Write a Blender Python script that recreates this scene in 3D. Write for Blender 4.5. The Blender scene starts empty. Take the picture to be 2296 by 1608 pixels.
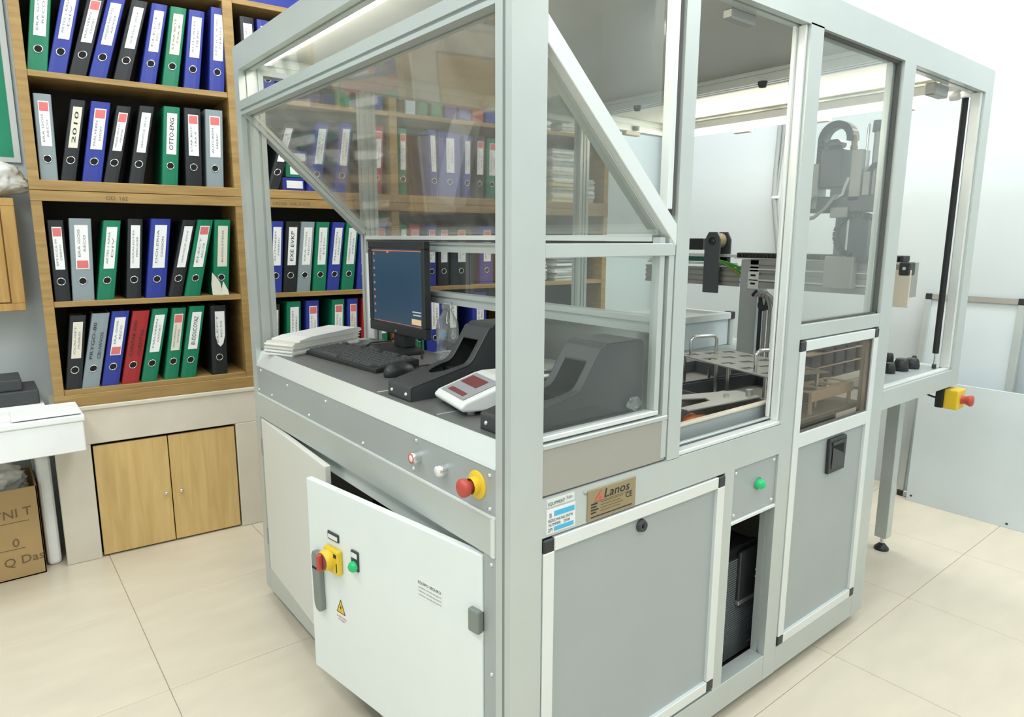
import bpy, bmesh, math, random
from mathutils import Vector, Matrix, Euler
random.seed(7)
SC = bpy.context.scene
COL = SC.collection
R = math.radians

# ------------------------------------------------------------------ camera
cam_d = bpy.data.cameras.new('camera')
cam = bpy.data.objects.new('camera', cam_d)
COL.objects.link(cam)
cam_d.sensor_fit = 'HORIZONTAL'
cam_d.sensor_width = 36.0
cam_d.lens = 36.0 * 1509.5 / 2296.0
cam_d.clip_start = 0.02
YAW, PITCH, ROLL = 0.89611, 0.176359, 0.003559
fw = Vector((math.cos(YAW)*math.cos(PITCH), math.sin(YAW)*math.cos(PITCH), -math.sin(PITCH)))
rt = Vector((math.sin(YAW), -math.cos(YAW), 0))
up = rt.cross(fw)
rt2 = rt*math.cos(ROLL) + up*math.sin(ROLL)
up2 = -rt*math.sin(ROLL) + up*math.cos(ROLL)
cm = Matrix((rt2, up2, -fw)).transposed().to_4x4()
cm.translation = Vector((-0.7568, -0.9491, 1.3409))
cam.matrix_world = cm
SC.camera = cam

# ------------------------------------------------------------------ light, world, exposure
SC.view_settings.view_transform = 'Standard'
SC.view_settings.look = 'None'
SC.view_settings.gamma = 1.0
SC.view_settings.use_curve_mapping = False
SC.view_settings.exposure = 0.1
w = bpy.data.worlds.new('world'); SC.world = w; w.use_nodes = True
w.node_tree.nodes['Background'].inputs[0].default_value = (0.9, 0.97, 1.0, 1)
w.node_tree.nodes['Background'].inputs[1].default_value = 0.3
def area(name, loc, sx, sy, power, col=(1.0, 0.985, 0.95)):
    l = bpy.data.lights.new(name, 'AREA'); l.shape = 'RECTANGLE'; l.size = sx; l.size_y = sy
    l.energy = power; l.color = col
    o = bpy.data.objects.new(name, l); COL.objects.link(o); o.location = loc
    return o
LP = 19.0
for ix, lx in enumerate((-1.45, 0.15, 2.55)):
    for ly in (-1.7, -0.2, 1.4):
        area('room_fill', (lx, ly, 2.93), 0.6, 1.1, LP, (0.97, 1.0, 0.985))  # added area lights, unseen overhead, to fill the room with light

# ------------------------------------------------------------------ materials
M = {}
def mat(name, col, rough=0.5, metal=0.0, var=0.0, vscale=8.0, bump=0.0, bscale=200.0, stretch=None, spec=0.5, emit=None, estr=0.0, coat=0.0):
    m = bpy.data.materials.new(name); m.use_nodes = True
    nt = m.node_tree; b = nt.nodes['Principled BSDF']
    b.inputs['Base Color'].default_value = (*col, 1)
    b.inputs['Roughness'].default_value = rough
    b.inputs['Metallic'].default_value = metal
    b.inputs['Specular IOR Level'].default_value = spec
    b.inputs['Coat Weight'].default_value = coat
    if emit:
        b.inputs['Emission Color'].default_value = (*emit, 1); b.inputs['Emission Strength'].default_value = estr
    if var or bump:
        tc = nt.nodes.new('ShaderNodeTexCoord'); mp = nt.nodes.new('ShaderNodeMapping')
        nt.links.new(tc.outputs['Object'], mp.inputs[0])
        if stretch: mp.inputs['Scale'].default_value = stretch
    if var:
        n = nt.nodes.new('ShaderNodeTexNoise'); n.inputs['Scale'].default_value = vscale; n.inputs['Detail'].default_value = 5
        nt.links.new(mp.outputs[0], n.inputs['Vector'])
        cr = nt.nodes.new('ShaderNodeValToRGB')
        cr.color_ramp.elements[0].position = 0.3; cr.color_ramp.elements[1].position = 0.72
        cr.color_ramp.elements[0].color = (*[c*(1-var) for c in col], 1)
        cr.color_ramp.elements[1].color = (*[min(1, c*(1+var*0.6)) for c in col], 1)
        nt.links.new(n.outputs['Fac'], cr.inputs[0]); nt.links.new(cr.outputs[0], b.inputs['Base Color'])
    if bump:
        n2 = nt.nodes.new('ShaderNodeTexNoise'); n2.inputs['Scale'].default_value = bscale
        nt.links.new(mp.outputs[0], n2.inputs['Vector'])
        bp = nt.nodes.new('ShaderNodeBump'); bp.inputs['Strength'].default_value = bump; bp.inputs['Distance'].default_value = 0.002
        nt.links.new(n2.outputs['Fac'], bp.inputs['Height']); nt.links.new(bp.outputs[0], b.inputs['Normal'])
    M[name] = m
    return m
def glass(name, tint=(0.95, 0.97, 0.96), haze=0.06, hazecol=(0.8, 0.83, 0.82), gloss=0.08, rough=0.01, streak=True, fk=0.22):
    m = bpy.data.materials.new(name); m.use_nodes = True; nt = m.node_tree
    for nd in list(nt.nodes):
        if nd.type != 'OUTPUT_MATERIAL': nt.nodes.remove(nd)
    out = nt.nodes['Material Output']
    t = nt.nodes.new('ShaderNodeBsdfTransparent'); t.inputs[0].default_value = (*tint, 1)
    d = nt.nodes.new('ShaderNodeBsdfDiffuse'); d.inputs[0].default_value = (*hazecol, 1)
    g = nt.nodes.new('ShaderNodeBsdfGlossy'); g.inputs['Roughness'].default_value = rough
    f = nt.nodes.new('ShaderNodeLayerWeight'); f.inputs['Blend'].default_value = 0.22
    mh = nt.nodes.new('ShaderNodeMixShader'); mg = nt.nodes.new('ShaderNodeMixShader')
    if streak:
        tc = nt.nodes.new('ShaderNodeTexCoord'); mp = nt.nodes.new('ShaderNodeMapping'); mp.inputs['Scale'].default_value = (3, 7, 2)
        n = nt.nodes.new('ShaderNodeTexNoise'); n.inputs['Scale'].default_value = 2.5; n.inputs['Detail'].default_value = 6
        mr = nt.nodes.new('ShaderNodeMapRange'); mr.inputs[1].default_value = 0.3; mr.inputs[2].default_value = 0.75
        mr.inputs[3].default_value = haze*0.5; mr.inputs[4].default_value = haze*1.6
        nt.links.new(tc.outputs['Object'], mp.inputs[0]); nt.links.new(mp.outputs[0], n.inputs['Vector'])
        nt.links.new(n.outputs['Fac'], mr.inputs[0]); nt.links.new(mr.outputs[0], mh.inputs[0])
    else:
        mh.inputs[0].default_value = haze
    nt.links.new(t.outputs[0], mh.inputs[1]); nt.links.new(d.outputs[0], mh.inputs[2])
    mul = nt.nodes.new('ShaderNodeMath'); mul.operation = 'MULTIPLY_ADD'; mul.inputs[1].default_value = fk; mul.inputs[2].default_value = gloss*0.3
    nt.links.new(f.outputs['Fresnel'], mul.inputs[0])
    nt.links.new(mul.outputs[0], mg.inputs[0]); nt.links.new(mh.outputs[0], mg.inputs[1]); nt.links.new(g.outputs[0], mg.inputs[2])
    nt.links.new(mg.outputs[0], out.inputs[0])
    M[name] = m
def wood(name, c1, c2, rough=0.5, scale=(1.5, 1.5, 18), axis='X'):
    m = bpy.data.materials.new(name); m.use_nodes = True; nt = m.node_tree; b = nt.nodes['Principled BSDF']
    tc = nt.nodes.new('ShaderNodeTexCoord'); mp = nt.nodes.new('ShaderNodeMapping'); mp.inputs['Scale'].default_value = scale
    n = nt.nodes.new('ShaderNodeTexNoise'); n.inputs['Scale'].default_value = 4; n.inputs['Detail'].default_value = 6; n.inputs['Distortion'].default_value = 0.6
    cr = nt.nodes.new('ShaderNodeValToRGB'); cr.color_ramp.elements[0].position = 0.32; cr.color_ramp.elements[1].position = 0.7
    cr.color_ramp.elements[0].color = (*c1, 1); cr.color_ramp.elements[1].color = (*c2, 1)
    nt.links.new(tc.outputs['Object'], mp.inputs[0]); nt.links.new(mp.outputs[0], n.inputs['Vector'])
    nt.links.new(n.outputs['Fac'], cr.inputs[0]); nt.links.new(cr.outputs[0], b.inputs['Base Color'])
    b.inputs['Roughness'].default_value = rough
    M[name] = m
mat('wall', (0.65, 0.71, 0.735), 0.7, var=0.03, vscale=1.2, bump=0.08, bscale=60)
mat('ceiling', (0.85, 0.86, 0.85), 0.8, var=0.02, vscale=2)
mat('grout', (0.40, 0.35, 0.27), 0.8, var=0.1)
mat('tile', (0.70, 0.63, 0.51), 0.28, var=0.07, vscale=3.5, stretch=(1, 2.6, 1), bump=0.03, bscale=30)
mat('stone', (0.70, 0.645, 0.545), 0.45, var=0.07, vscale=6, bump=0.05, bscale=40)
wood('shelf_wood', (0.29, 0.175, 0.058), (0.41, 0.265, 0.095), 0.45, (1.2, 3, 14))
wood('door_wood', (0.60, 0.40, 0.15), (0.72, 0.51, 0.22), 0.42, (9, 3, 0.8))
wood('frame_wood', (0.42, 0.24, 0.07), (0.58, 0.36, 0.12), 0.4, (8, 3, 0.9))
mat('back_board', (0.035, 0.026, 0.018), 0.7, var=0.2)  # near-black: the shadow inside the shelves is put into this colour
mat('alu', (0.555, 0.595, 0.58), 0.38, 0.35, var=0.035, vscale=5, stretch=(1, 1, 1))
mat('alu_bright', (0.78, 0.81, 0.80), 0.33, 0.3, var=0.03, vscale=6)
mat('alu_dark', (0.36, 0.37, 0.36), 0.4, 0.5, var=0.05)
mat('slot', (0.10, 0.10, 0.095), 0.7, var=0.1)
mat('steel', (0.47, 0.46, 0.43), 0.30, 0.75, var=0.05, vscale=3, stretch=(1, 1, 30))
mat('steel_warm', (0.42, 0.405, 0.37), 0.36, 0.4, var=0.025, vscale=2)
mat('panel_grey', (0.40, 0.435, 0.44), 0.42, 0.25, var=0.03, vscale=4, bump=0.02, bscale=400)
mat('sheet_white', (0.78, 0.83, 0.81), 0.42, var=0.02, vscale=5)
mat('sheet_cream', (0.70, 0.70, 0.65), 0.45, var=0.02, vscale=5)
mat('board_white', (0.68, 0.755, 0.79), 0.45, var=0.05, vscale=3)
mat('machine_ceiling', (0.50, 0.50, 0.475), 0.5, 0.1, var=0.06, vscale=3)
mat('reflector', (0.85, 0.83, 0.76), 0.45, var=0.02)
mat('desk_top', (0.20, 0.205, 0.205), 0.35, 0.3, var=0.08, vscale=4, bump=0.02, bscale=500)
mat('deck', (0.42, 0.42, 0.40), 0.4, 0.5, var=0.06)
mat('black_plastic', (0.022, 0.024, 0.026), 0.38, var=0.1, vscale=20)
mat('black_matt', (0.014, 0.015, 0.016), 0.7, var=0.1)
mat('stand_grey', (0.055, 0.058, 0.062), 0.42, 0.2, var=0.08, vscale=12)
mat('charcoal', (0.04, 0.044, 0.048), 0.5, var=0.1)
mat('key', (0.075, 0.079, 0.083), 0.5, var=0.1)
mat('screw', (0.75, 0.76, 0.75), 0.25, 0.9, var=0.05)
mat('chrome', (0.72, 0.73, 0.73), 0.18, 0.95, var=0.04)
mat('void', (0.006, 0.006, 0.006), 0.9, var=0.1)  # near-black that paints the shade inside holes and hollows
mat('white_plastic', (0.82, 0.83, 0.82), 0.35, var=0.02)
mat('keypad', (0.36, 0.36, 0.40), 0.45, var=0.04)
mat('maroon', (0.20, 0.055, 0.05), 0.4, var=0.05)
mat('red', (0.45, 0.045, 0.035), 0.4, var=0.06)
mat('red_btn', (0.50, 0.07, 0.05), 0.42, var=0.06)
mat('red_tab', (0.66, 0.16, 0.16), 0.6, var=0.1)
mat('yellow', (0.80, 0.55, 0.03), 0.4, var=0.05)
mat('green_lamp', (0.01, 0.42, 0.14), 0.25, var=0.1, emit=(0.01, 0.5, 0.16), estr=0.25)
mat('handle_grey', (0.21, 0.235, 0.215), 0.45, var=0.05)
mat('brass', (0.36, 0.29, 0.17), 0.42, 0.45, var=0.06)
mat('ink', (0.02, 0.02, 0.025), 0.7, var=0.1)
mat('ink_grey', (0.22, 0.22, 0.24), 0.7, var=0.1)
mat('ink_pencil', (0.16, 0.11, 0.05), 0.7, var=0.1)
mat('ink_blue', (0.08, 0.45, 0.72), 0.6, var=0.05)
mat('ink_red', (0.7, 0.12, 0.08), 0.6, var=0.05)
mat('paper', (0.80, 0.81, 0.81), 0.75, var=0.03, vscale=15)
mat('paper_cream', (0.70, 0.67, 0.57), 0.75, var=0.06, vscale=15)
mat('paper_grey', (0.45, 0.46, 0.45), 0.8, var=0.12, vscale=15)
mat('paper_yellow', (0.72, 0.66, 0.40), 0.8, var=0.06, vscale=15)
mat('cardboard', (0.46, 0.31, 0.14), 0.75, var=0.12, vscale=5)
mat('bag', (0.74, 0.74, 0.70), 0.6, var=0.08, vscale=9, bump=0.5, bscale=18)
mat('cloth_white', (0.88, 0.90, 0.90), 0.8, var=0.04)
mat('poster_green', (0.02, 0.36, 0.20), 0.45, var=0.25, vscale=3)
mat('poster_white', (0.80, 0.84, 0.85), 0.5, var=0.03)
mat('bB', (0.022, 0.038, 0.29), 0.38, var=0.10, vscale=9)
mat('bG', (0.003, 0.18, 0.09), 0.38, var=0.10, vscale=9)
mat('bK', (0.011, 0.013, 0.016), 0.42, var=0.15, vscale=9)
mat('bY', (0.24, 0.29, 0.315), 0.42, var=0.06, vscale=9)
mat('bR', (0.34, 0.016, 0.018), 0.4, var=0.10, vscale=9)
mat('bL', (0.45, 0.60, 0.72), 0.4, var=0.10, vscale=9)
mat('screen', (0.015, 0.04, 0.075), 0.3, var=0.15, vscale=3, emit=(0.016, 0.05, 0.09), estr=0.5)
mat('screen_orange', (0.4, 0.12, 0.06), 0.4, var=0.05, emit=(0.7, 0.25, 0.12), estr=0.35)
mat('screen_pale', (0.55, 0.6, 0.62), 0.4, var=0.05, emit=(0.5, 0.55, 0.6), estr=0.2)
mat('screen_peach', (0.75, 0.5, 0.3), 0.4, var=0.05, emit=(0.75, 0.5, 0.3), estr=0.3)
mat('tube_light', (1, 1, 0.95), 0.4, var=0.01, emit=(1.0, 0.93, 0.78), estr=30.0)
mat('cable_grey', (0.38, 0.40, 0.40), 0.5, var=0.05)
mat('cable_cream', (0.62, 0.57, 0.47), 0.5, var=0.05)
mat('wire_green', (0.03, 0.36, 0.05), 0.4, var=0.15)
mat('orange', (0.75, 0.22, 0.06), 0.5, var=0.15, vscale=30)
mat('chain', (0.018, 0.019, 0.022), 0.5, var=0.1)
mat('robot_grey', (0.085, 0.095, 0.105), 0.42, 0.2, var=0.06)
mat('robot_light', (0.36, 0.365, 0.345), 0.4, 0.4, var=0.06)
mat('cassette', (0.03, 0.04, 0.058), 0.4, var=0.15, vscale=14)
mat('cassette_brown', (0.10, 0.075, 0.05), 0.45, var=0.15, vscale=14)
mat('pcb', (0.02, 0.16, 0.10), 0.5, var=0.4, vscale=60)
mat('pc_mesh', (0.20, 0.22, 0.225), 0.5, var=0.1, vscale=120)
glass('glass_clear', haze=0.015, gloss=0.03, streak=False)
glass('glass_haze', haze=0.05, hazecol=(0.75, 0.78, 0.77), gloss=0.05)
glass('glass_light', haze=0.028, hazecol=(0.7, 0.72, 0.70), gloss=0.06)
glass('glass_slope', tint=(0.95, 0.95, 0.93), haze=0.12, hazecol=(0.80, 0.79, 0.76), gloss=0.12, fk=0.45)  # pale haze for dirt and for the reflected brightness of the ceiling
glass('glass_smoke', tint=(0.84, 0.79, 0.74), haze=0.02, hazecol=(0.5, 0.47, 0.42), gloss=0.03, fk=0.15)
glass('pet', tint=(0.97, 0.98, 0.98), haze=0.08, hazecol=(0.9, 0.92, 0.92), gloss=0.3, streak=False, fk=0.6)

# ------------------------------------------------------------------ geometry helpers
class MB:
    def __init__(s): s.v = []; s.f = []; s.smooth = []
    def add(s, vs, fs, smooth=False, mtx=None):
        o = len(s.v)
        s.v += [tuple(mtx @ Vector(q)) if mtx else tuple(q) for q in vs]
        s.f += [tuple(i+o for i in q) for q in fs]; s.smooth += [smooth]*len(fs)
        return s
    def box(s, lo, hi, mtx=None):
        x0, y0, z0 = lo; x1, y1, z1 = hi
        if x0 > x1: x0, x1 = x1, x0
        if y0 > y1: y0, y1 = y1, y0
        if z0 > z1: z0, z1 = z1, z0
        return s.add([(x0,y0,z0),(x1,y0,z0),(x1,y1,z0),(x0,y1,z0),(x0,y0,z1),(x1,y0,z1),(x1,y1,z1),(x0,y1,z1)],
              [(0,3,2,1),(4,5,6,7),(0,1,5,4),(1,2,6,5),(2,3,7,6),(3,0,4,7)], mtx=mtx)
    def prism(s, poly, axis, t0, t1, mtx=None):
        # poly in the two other axes (ordered x,y,z without axis)
        n = len(poly)
        def p3(a, b, t):
            return {'x': (t, a, b), 'y': (a, t, b), 'z': (a, b, t)}[axis]
        vs = [p3(a, b, t0) for a, b in poly] + [p3(a, b, t1) for a, b in poly]
        fs = [tuple(range(n-1, -1, -1)), tuple(range(n, 2*n))] + [(i, (i+1) % n, n+(i+1) % n, n+i) for i in range(n)]
        return s.add(vs, fs, mtx=mtx)
    def cyl(s, p0, p1, r0, r1=None, n=16, caps=True):
        p0 = Vector(p0); p1 = Vector(p1); r1 = r0 if r1 is None else r1
        d = (p1-p0).normalized(); a = d.orthogonal().normalized(); b = d.cross(a)
        vs = [tuple(p0+(a*math.cos(t)+b*math.sin(t))*r0) for t in [2*math.pi*i/n for i in range(n)]]
        vs += [tuple(p1+(a*math.cos(t)+b*math.sin(t))*r1) for t in [2*math.pi*i/n for i in range(n)]]
        s.add(vs, [(i, (i+1) % n, n+(i+1) % n, n+i) for i in range(n)], True)
        if caps: s.add(vs, [tuple(range(n-1, -1, -1)), tuple(range(n, 2*n))])
        return s
    def tube(s, pts, r, n=8, flat=None):
        pts = [Vector(q) for q in pts]; rings = []
        prev = None
        for i, q in enumerate(pts):
            d = (pts[min(i+1, len(pts)-1)] - pts[max(i-1, 0)]).normalized()
            if prev is None: a = d.orthogonal().normalized()
            else: a = (prev - d*prev.dot(d)).normalized()
            prev = a; b = d.cross(a)
            rr = r if not callable(r) else r(i/(len(pts)-1))
            rings.append([tuple(q+(a*math.cos(t)+b*math.sin(t))*rr) for t in [2*math.pi*k/n for k in range(n)]])
        vs = [v for g in rings for v in g]
        fs = []
        for i in range(len(pts)-1):
            for k in range(n):
                fs.append((i*n+k, i*n+(k+1) % n, (i+1)*n+(k+1) % n, (i+1)*n+k))
        s.add(vs, fs, True); e = (len(pts)-1)*n
        return s.add(vs, [tuple(range(n-1, -1, -1)), tuple(range(e, e+n))])
    def lathe(s, prof, c=(0,0,0), n=24, axis='z'):
        vs = []
        for r, h in prof:
            for k in range(n):
                t = 2*math.pi*k/n; x, y = r*math.cos(t), r*math.sin(t)
                q = {'z': (x, y, h), 'x': (h, x, y), 'y': (x, h, -y)}[axis]
                vs.append((q[0]+c[0], q[1]+c[1], q[2]+c[2]))
        fs = []
        for i in range(len(prof)-1):
            for k in range(n): fs.append((i*n+k, i*n+(k+1) % n, (i+1)*n+(k+1) % n, (i+1)*n+k))
        return s.add(vs, fs, True)
    def torus(s, c, R0, r, axis='y', n=20, m=6):
        vs = []; fs = []
        for i in range(n):
            t = 2*math.pi*i/n
            for k in range(m):
                q = 2*math.pi*k/m; rr = R0+r*math.cos(q); h = r*math.sin(q)
                a, b = rr*math.cos(t), rr*math.sin(t)
                p = {'y': (a, h, b), 'x': (h, a, b), 'z': (a, b, h)}[axis]
                vs.append((p[0]+c[0], p[1]+c[1], p[2]+c[2]))
        for i in range(n):
            for k in range(m): fs.append((i*m+k, ((i+1) % n)*m+k, ((i+1) % n)*m+(k+1) % m, i*m+(k+1) % m))
        return s.add(vs, fs, True)
    def build(s, name, m, parent=None, bevel=0, seg=1, solid=0):
        me = bpy.data.meshes.new(name); me.from_pydata(s.v, [], s.f)
        bm = bmesh.new(); bm.from_mesh(me); bmesh.ops.recalc_face_normals(bm, faces=bm.faces); bm.to_mesh(me); bm.free()
        for pl, sm in zip(me.polygons, s.smooth): pl.use_smooth = sm
        me.materials.append(M[m] if isinstance(m, str) else m)
        o = bpy.data.objects.new(name, me); COL.objects.link(o)
        if parent: o.parent = parent
        if solid:
            q = o.modifiers.new('solid', 'SOLIDIFY'); q.thickness = solid; q.offset = 0
        if bevel:
            q = o.modifiers.new('bevel', 'BEVEL'); q.width = bevel; q.segments = seg; q.limit_method = 'ANGLE'; q.angle_limit = R(40)
            q.harden_normals = False
        return o
def bx(name, lo, hi, m, parent=None, bevel=0.0015, seg=1):
    return MB().box(lo, hi).build(name, m, parent, bevel, seg)
def empty(name, loc=(0,0,0), rz=0.0):
    o = bpy.data.objects.new(name, None); COL.objects.link(o); o.location = loc; o.rotation_euler = (0, 0, rz)
    o.empty_display_size = 0.05
    return o
def tag(o, label, cat, group=None):
    o['label'] = label; o['category'] = cat
    if group: o['group'] = group
    return o
def struct(o):
    o['kind'] = 'structure'; return o
TXT = {}
def text(name, body, size, m, parent, mtx, align='CENTER', length=None):
    """flat lettering: x right, y up in its own plane, mtx places it in the parent"""
    key = body
    if key not in TXT:
        cu = bpy.data.curves.new('t', 'FONT'); cu.body = body; cu.align_x = 'CENTER'; cu.align_y = 'CENTER'
        cu.resolution_u = 2
        ob = bpy.data.objects.new('t', cu); COL.objects.link(ob)
        dg = bpy.context.evaluated_depsgraph_get()
        me = bpy.data.meshes.new_from_object(ob.evaluated_get(dg))
        TXT[key] = [tuple(v.co) for v in me.vertices], [tuple(q.vertices) for q in me.polygons]
        bpy.data.objects.remove(ob); bpy.data.curves.remove(cu); bpy.data.meshes.remove(me)
    vs, fs = TXT[key]
    if not vs: return None
    wd = max(v[0] for v in vs)-min(v[0] for v in vs)
    sx = size if not length else length/wd
    me = bpy.data.meshes.new(name)
    me.from_pydata([tuple(mtx @ Vector((v[0]*sx, v[1]*size, 0))) for v in vs], [], fs)
    me.materials.append(M[m])
    o = bpy.data.objects.new(name, me); COL.objects.link(o); o.parent = parent
    return o
def frame_m(origin, xdir, ydir):
    x = Vector(xdir).normalized(); y = Vector(ydir).normalized(); z = x.cross(y)
    mm = Matrix((x, y, z)).transposed().to_4x4(); mm.translation = Vector(origin)
    return mm
def section(w, h, slots, sw=0.008, sd=0.007):
    """rectangle 0..w x 0..h with slots; slots = {'s':[pos..],'e':..,'n':..,'w':..}"""
    p = []
    p.append((0, 0))
    for c in sorted(slots.get('s', [])): p += [(c-sw/2, 0), (c-sw/2, sd), (c+sw/2, sd), (c+sw/2, 0)]
    p.append((w, 0))
    for c in sorted(slots.get('e', [])): p += [(w, c-sw/2), (w-sd, c-sw/2), (w-sd, c+sw/2), (w, c+sw/2)]
    p.append((w, h))
    for c in sorted(slots.get('n', []), reverse=True): p += [(c+sw/2, h), (c+sw/2, h-sd), (c-sw/2, h-sd), (c-sw/2, h)]
    p.append((0, h))
    for c in sorted(slots.get('w', []), reverse=True): p += [(0, c+sw/2), (sd, c+sw/2), (sd, c-sw/2), (0, c-sw/2)]
    return p
def prof(name, axis, a0, b0, w, h, t0, t1, slots, m, parent):
    poly = [(a0+a, b0+b) for a, b in section(w, h, slots)]
    return MB().prism(poly, axis, t0, t1).build(name, m, parent)

# ================================================================== SETTING
W = 1.489; H = 1.96; D = 2.296
SH_O = Vector((-0.5511, 2.2213, 0.0)); SH_R = math.atan2(-0.06963625, 0.99757245)
shm = Matrix.Rotation(SH_R, 4, 'Z'); shm.translation = SH_O

floor = struct(bx('floor', (-2.6, -2.9, -0.05), (3.3, 2.9, -0.003), 'grout', None, 0))
TS = 0.58
tile_me = None
for i in range(-7, 4):
    for j in range(-5, 5):
        x0 = 1.32+TS*i; y0 = -0.045+TS*j
        if x0 > 3.2 or x0 < -2.6 or y0 < -2.8 or y0 > 2.75: continue
        if tile_me is None:
            o = bx('tile', (0, 0, -0.006), (TS-0.002, TS-0.002, 0.0), 'tile', floor, 0.0008); tile_me = o.data
        else:
            o = bpy.data.objects.new('tile', tile_me); COL.objects.link(o); o.parent = floor
            q = o.modifiers.new('bevel', 'BEVEL'); q.width = 0.0008; q.segments = 1
        o.location = (x0, y0, 0)
CZ = 3.0
wl = MB().box((-2.4, 0.335, -0.02), (4.1, 0.45, CZ), shm).build('wall_left', 'wall'); struct(wl)
struct(bx('wall_back', (3.13, -2.9, -0.02), (3.25, 2.2, CZ), 'wall', None, 0))
struct(bx('wall_right', (-2.6, -2.9, -0.02), (3.25, -2.78, CZ), 'wall', None, 0))
struct(bx('wall_front', (-2.6, -2.9, -0.02), (-2.5, 2.9, CZ), 'wall', None, 0))
struct(bx('ceiling', (-2.6, -2.9, CZ), (3.3, 2.9, CZ+0.06), 'ceiling', None, 0))

# stone plinth under the bookcase, with two wooden cupboard doors
pl = empty('stone_plinth', SH_O, SH_R)
tag(pl, 'beige stone plinth with two wooden doors under the bookcase', 'cabinet')
SB = [(-0.02, 0.105), (0.672, 2.95)]
bx('pier', (-0.02, 0.0, 0.0), (0.105, 0.33, 0.50), 'stone', pl, 0.003)
bx('pier', (0.672, 0.0, 0.0), (2.95, 0.33, 0.50), 'stone', pl, 0.003)
bx('lintel', (-0.02, 0.0, 0.50), (2.95, 0.33, 0.655), 'stone', pl, 0.003)
bx('ledge', (-0.02, -0.008, 0.645), (2.95, 0.33, 0.664), 'stone', pl, 0.004, 2)
bx('recess', (0.105, 0.06, 0.0), (0.672, 0.32, 0.5), 'void', pl, 0)
for s0, s1, ks in ((0.112, 0.388, 0.365), (0.392, 0.666, 0.425)):
    dd = bx('door', (s0, 0.006, 0.008), (s1, 0.024, 0.488), 'door_wood', pl, 0.002)
    k = MB().lathe([(0.0, -0.022), (0.006, -0.0215), (0.0085, -0.017), (0.008, -0.012), (0.004, -0.008), (0.004, 0.002)], (ks, 0.006, 0.235), 14, 'y')
    k.build('knob', 'chrome', dd)

# ================================================================== BOOKCASES
BD = 0.30     # depth
def bookcase(name, label, z0, z1, shelves, rail_top, rail_bot, uprights):
    b = empty(name, SH_O, SH_R); tag(b, label, 'bookcase')
    t = 0.02
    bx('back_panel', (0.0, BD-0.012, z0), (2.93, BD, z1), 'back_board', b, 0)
    for i, u in enumerate(uprights):
        nm = 'side_panel' if i in (0, len(uprights)-1) else 'divider'
        ww = 0.036 if i in (0, len(uprights)-1) else 0.040
        bx(nm, (u, 0.0, z0), (u+ww, BD-0.012, z1), 'shelf_wood', b, 0.0015)
    for k, z in enumerate(shelves):
        for i in range(len(uprights)-1):
            ww = 0.036 if i == 0 else 0.040
            bx('shelf', (uprights[i]+ww, 0.004, z-0.022), (uprights[i+1], BD-0.012, z), 'shelf_wood', b, 0.0015)
    for r0, r1 in rail_bot+rail_top:
        bx('rail', (0.0, -0.003, r0), (2.93, 0.016, r1), 'shelf_wood', b, 0.0015)
    return b
UP = [0.0, 0.735, 1.478, 2.235, 2.894]
lowc = bookcase('lower_bookcase', 'long wooden bookcase standing on the stone plinth with an inscribed top rail', 0.664, 1.515, [0.735, 1.090], [(1.476, 1.515)], [(0.664, 0.714)], UP)
bx('top_board', (0.0, 0.016, 1.497), (2.93, BD-0.012, 1.515), 'shelf_wood', lowc, 0)
upc = bookcase('upper_bookcase', 'long wooden bookcase stacked on top of the other bookcase', 1.515, 2.75, [1.555, 1.950, 2.335], [(2.73, 2.75)], [(1.517, 1.553)], UP)
text('inscription', 'OD. 162', 0.022, 'ink_pencil', lowc, frame_m((0.285, -0.0042, 1.493), (1, 0, 0), (0, 0, 1)))
text('inscription', 'ORDER  VAL A VCE', 0.02, 'ink_pencil', lowc, frame_m((0.98, -0.0042, 1.493), (1, 0, 0), (0, 0, 1)))

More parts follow.
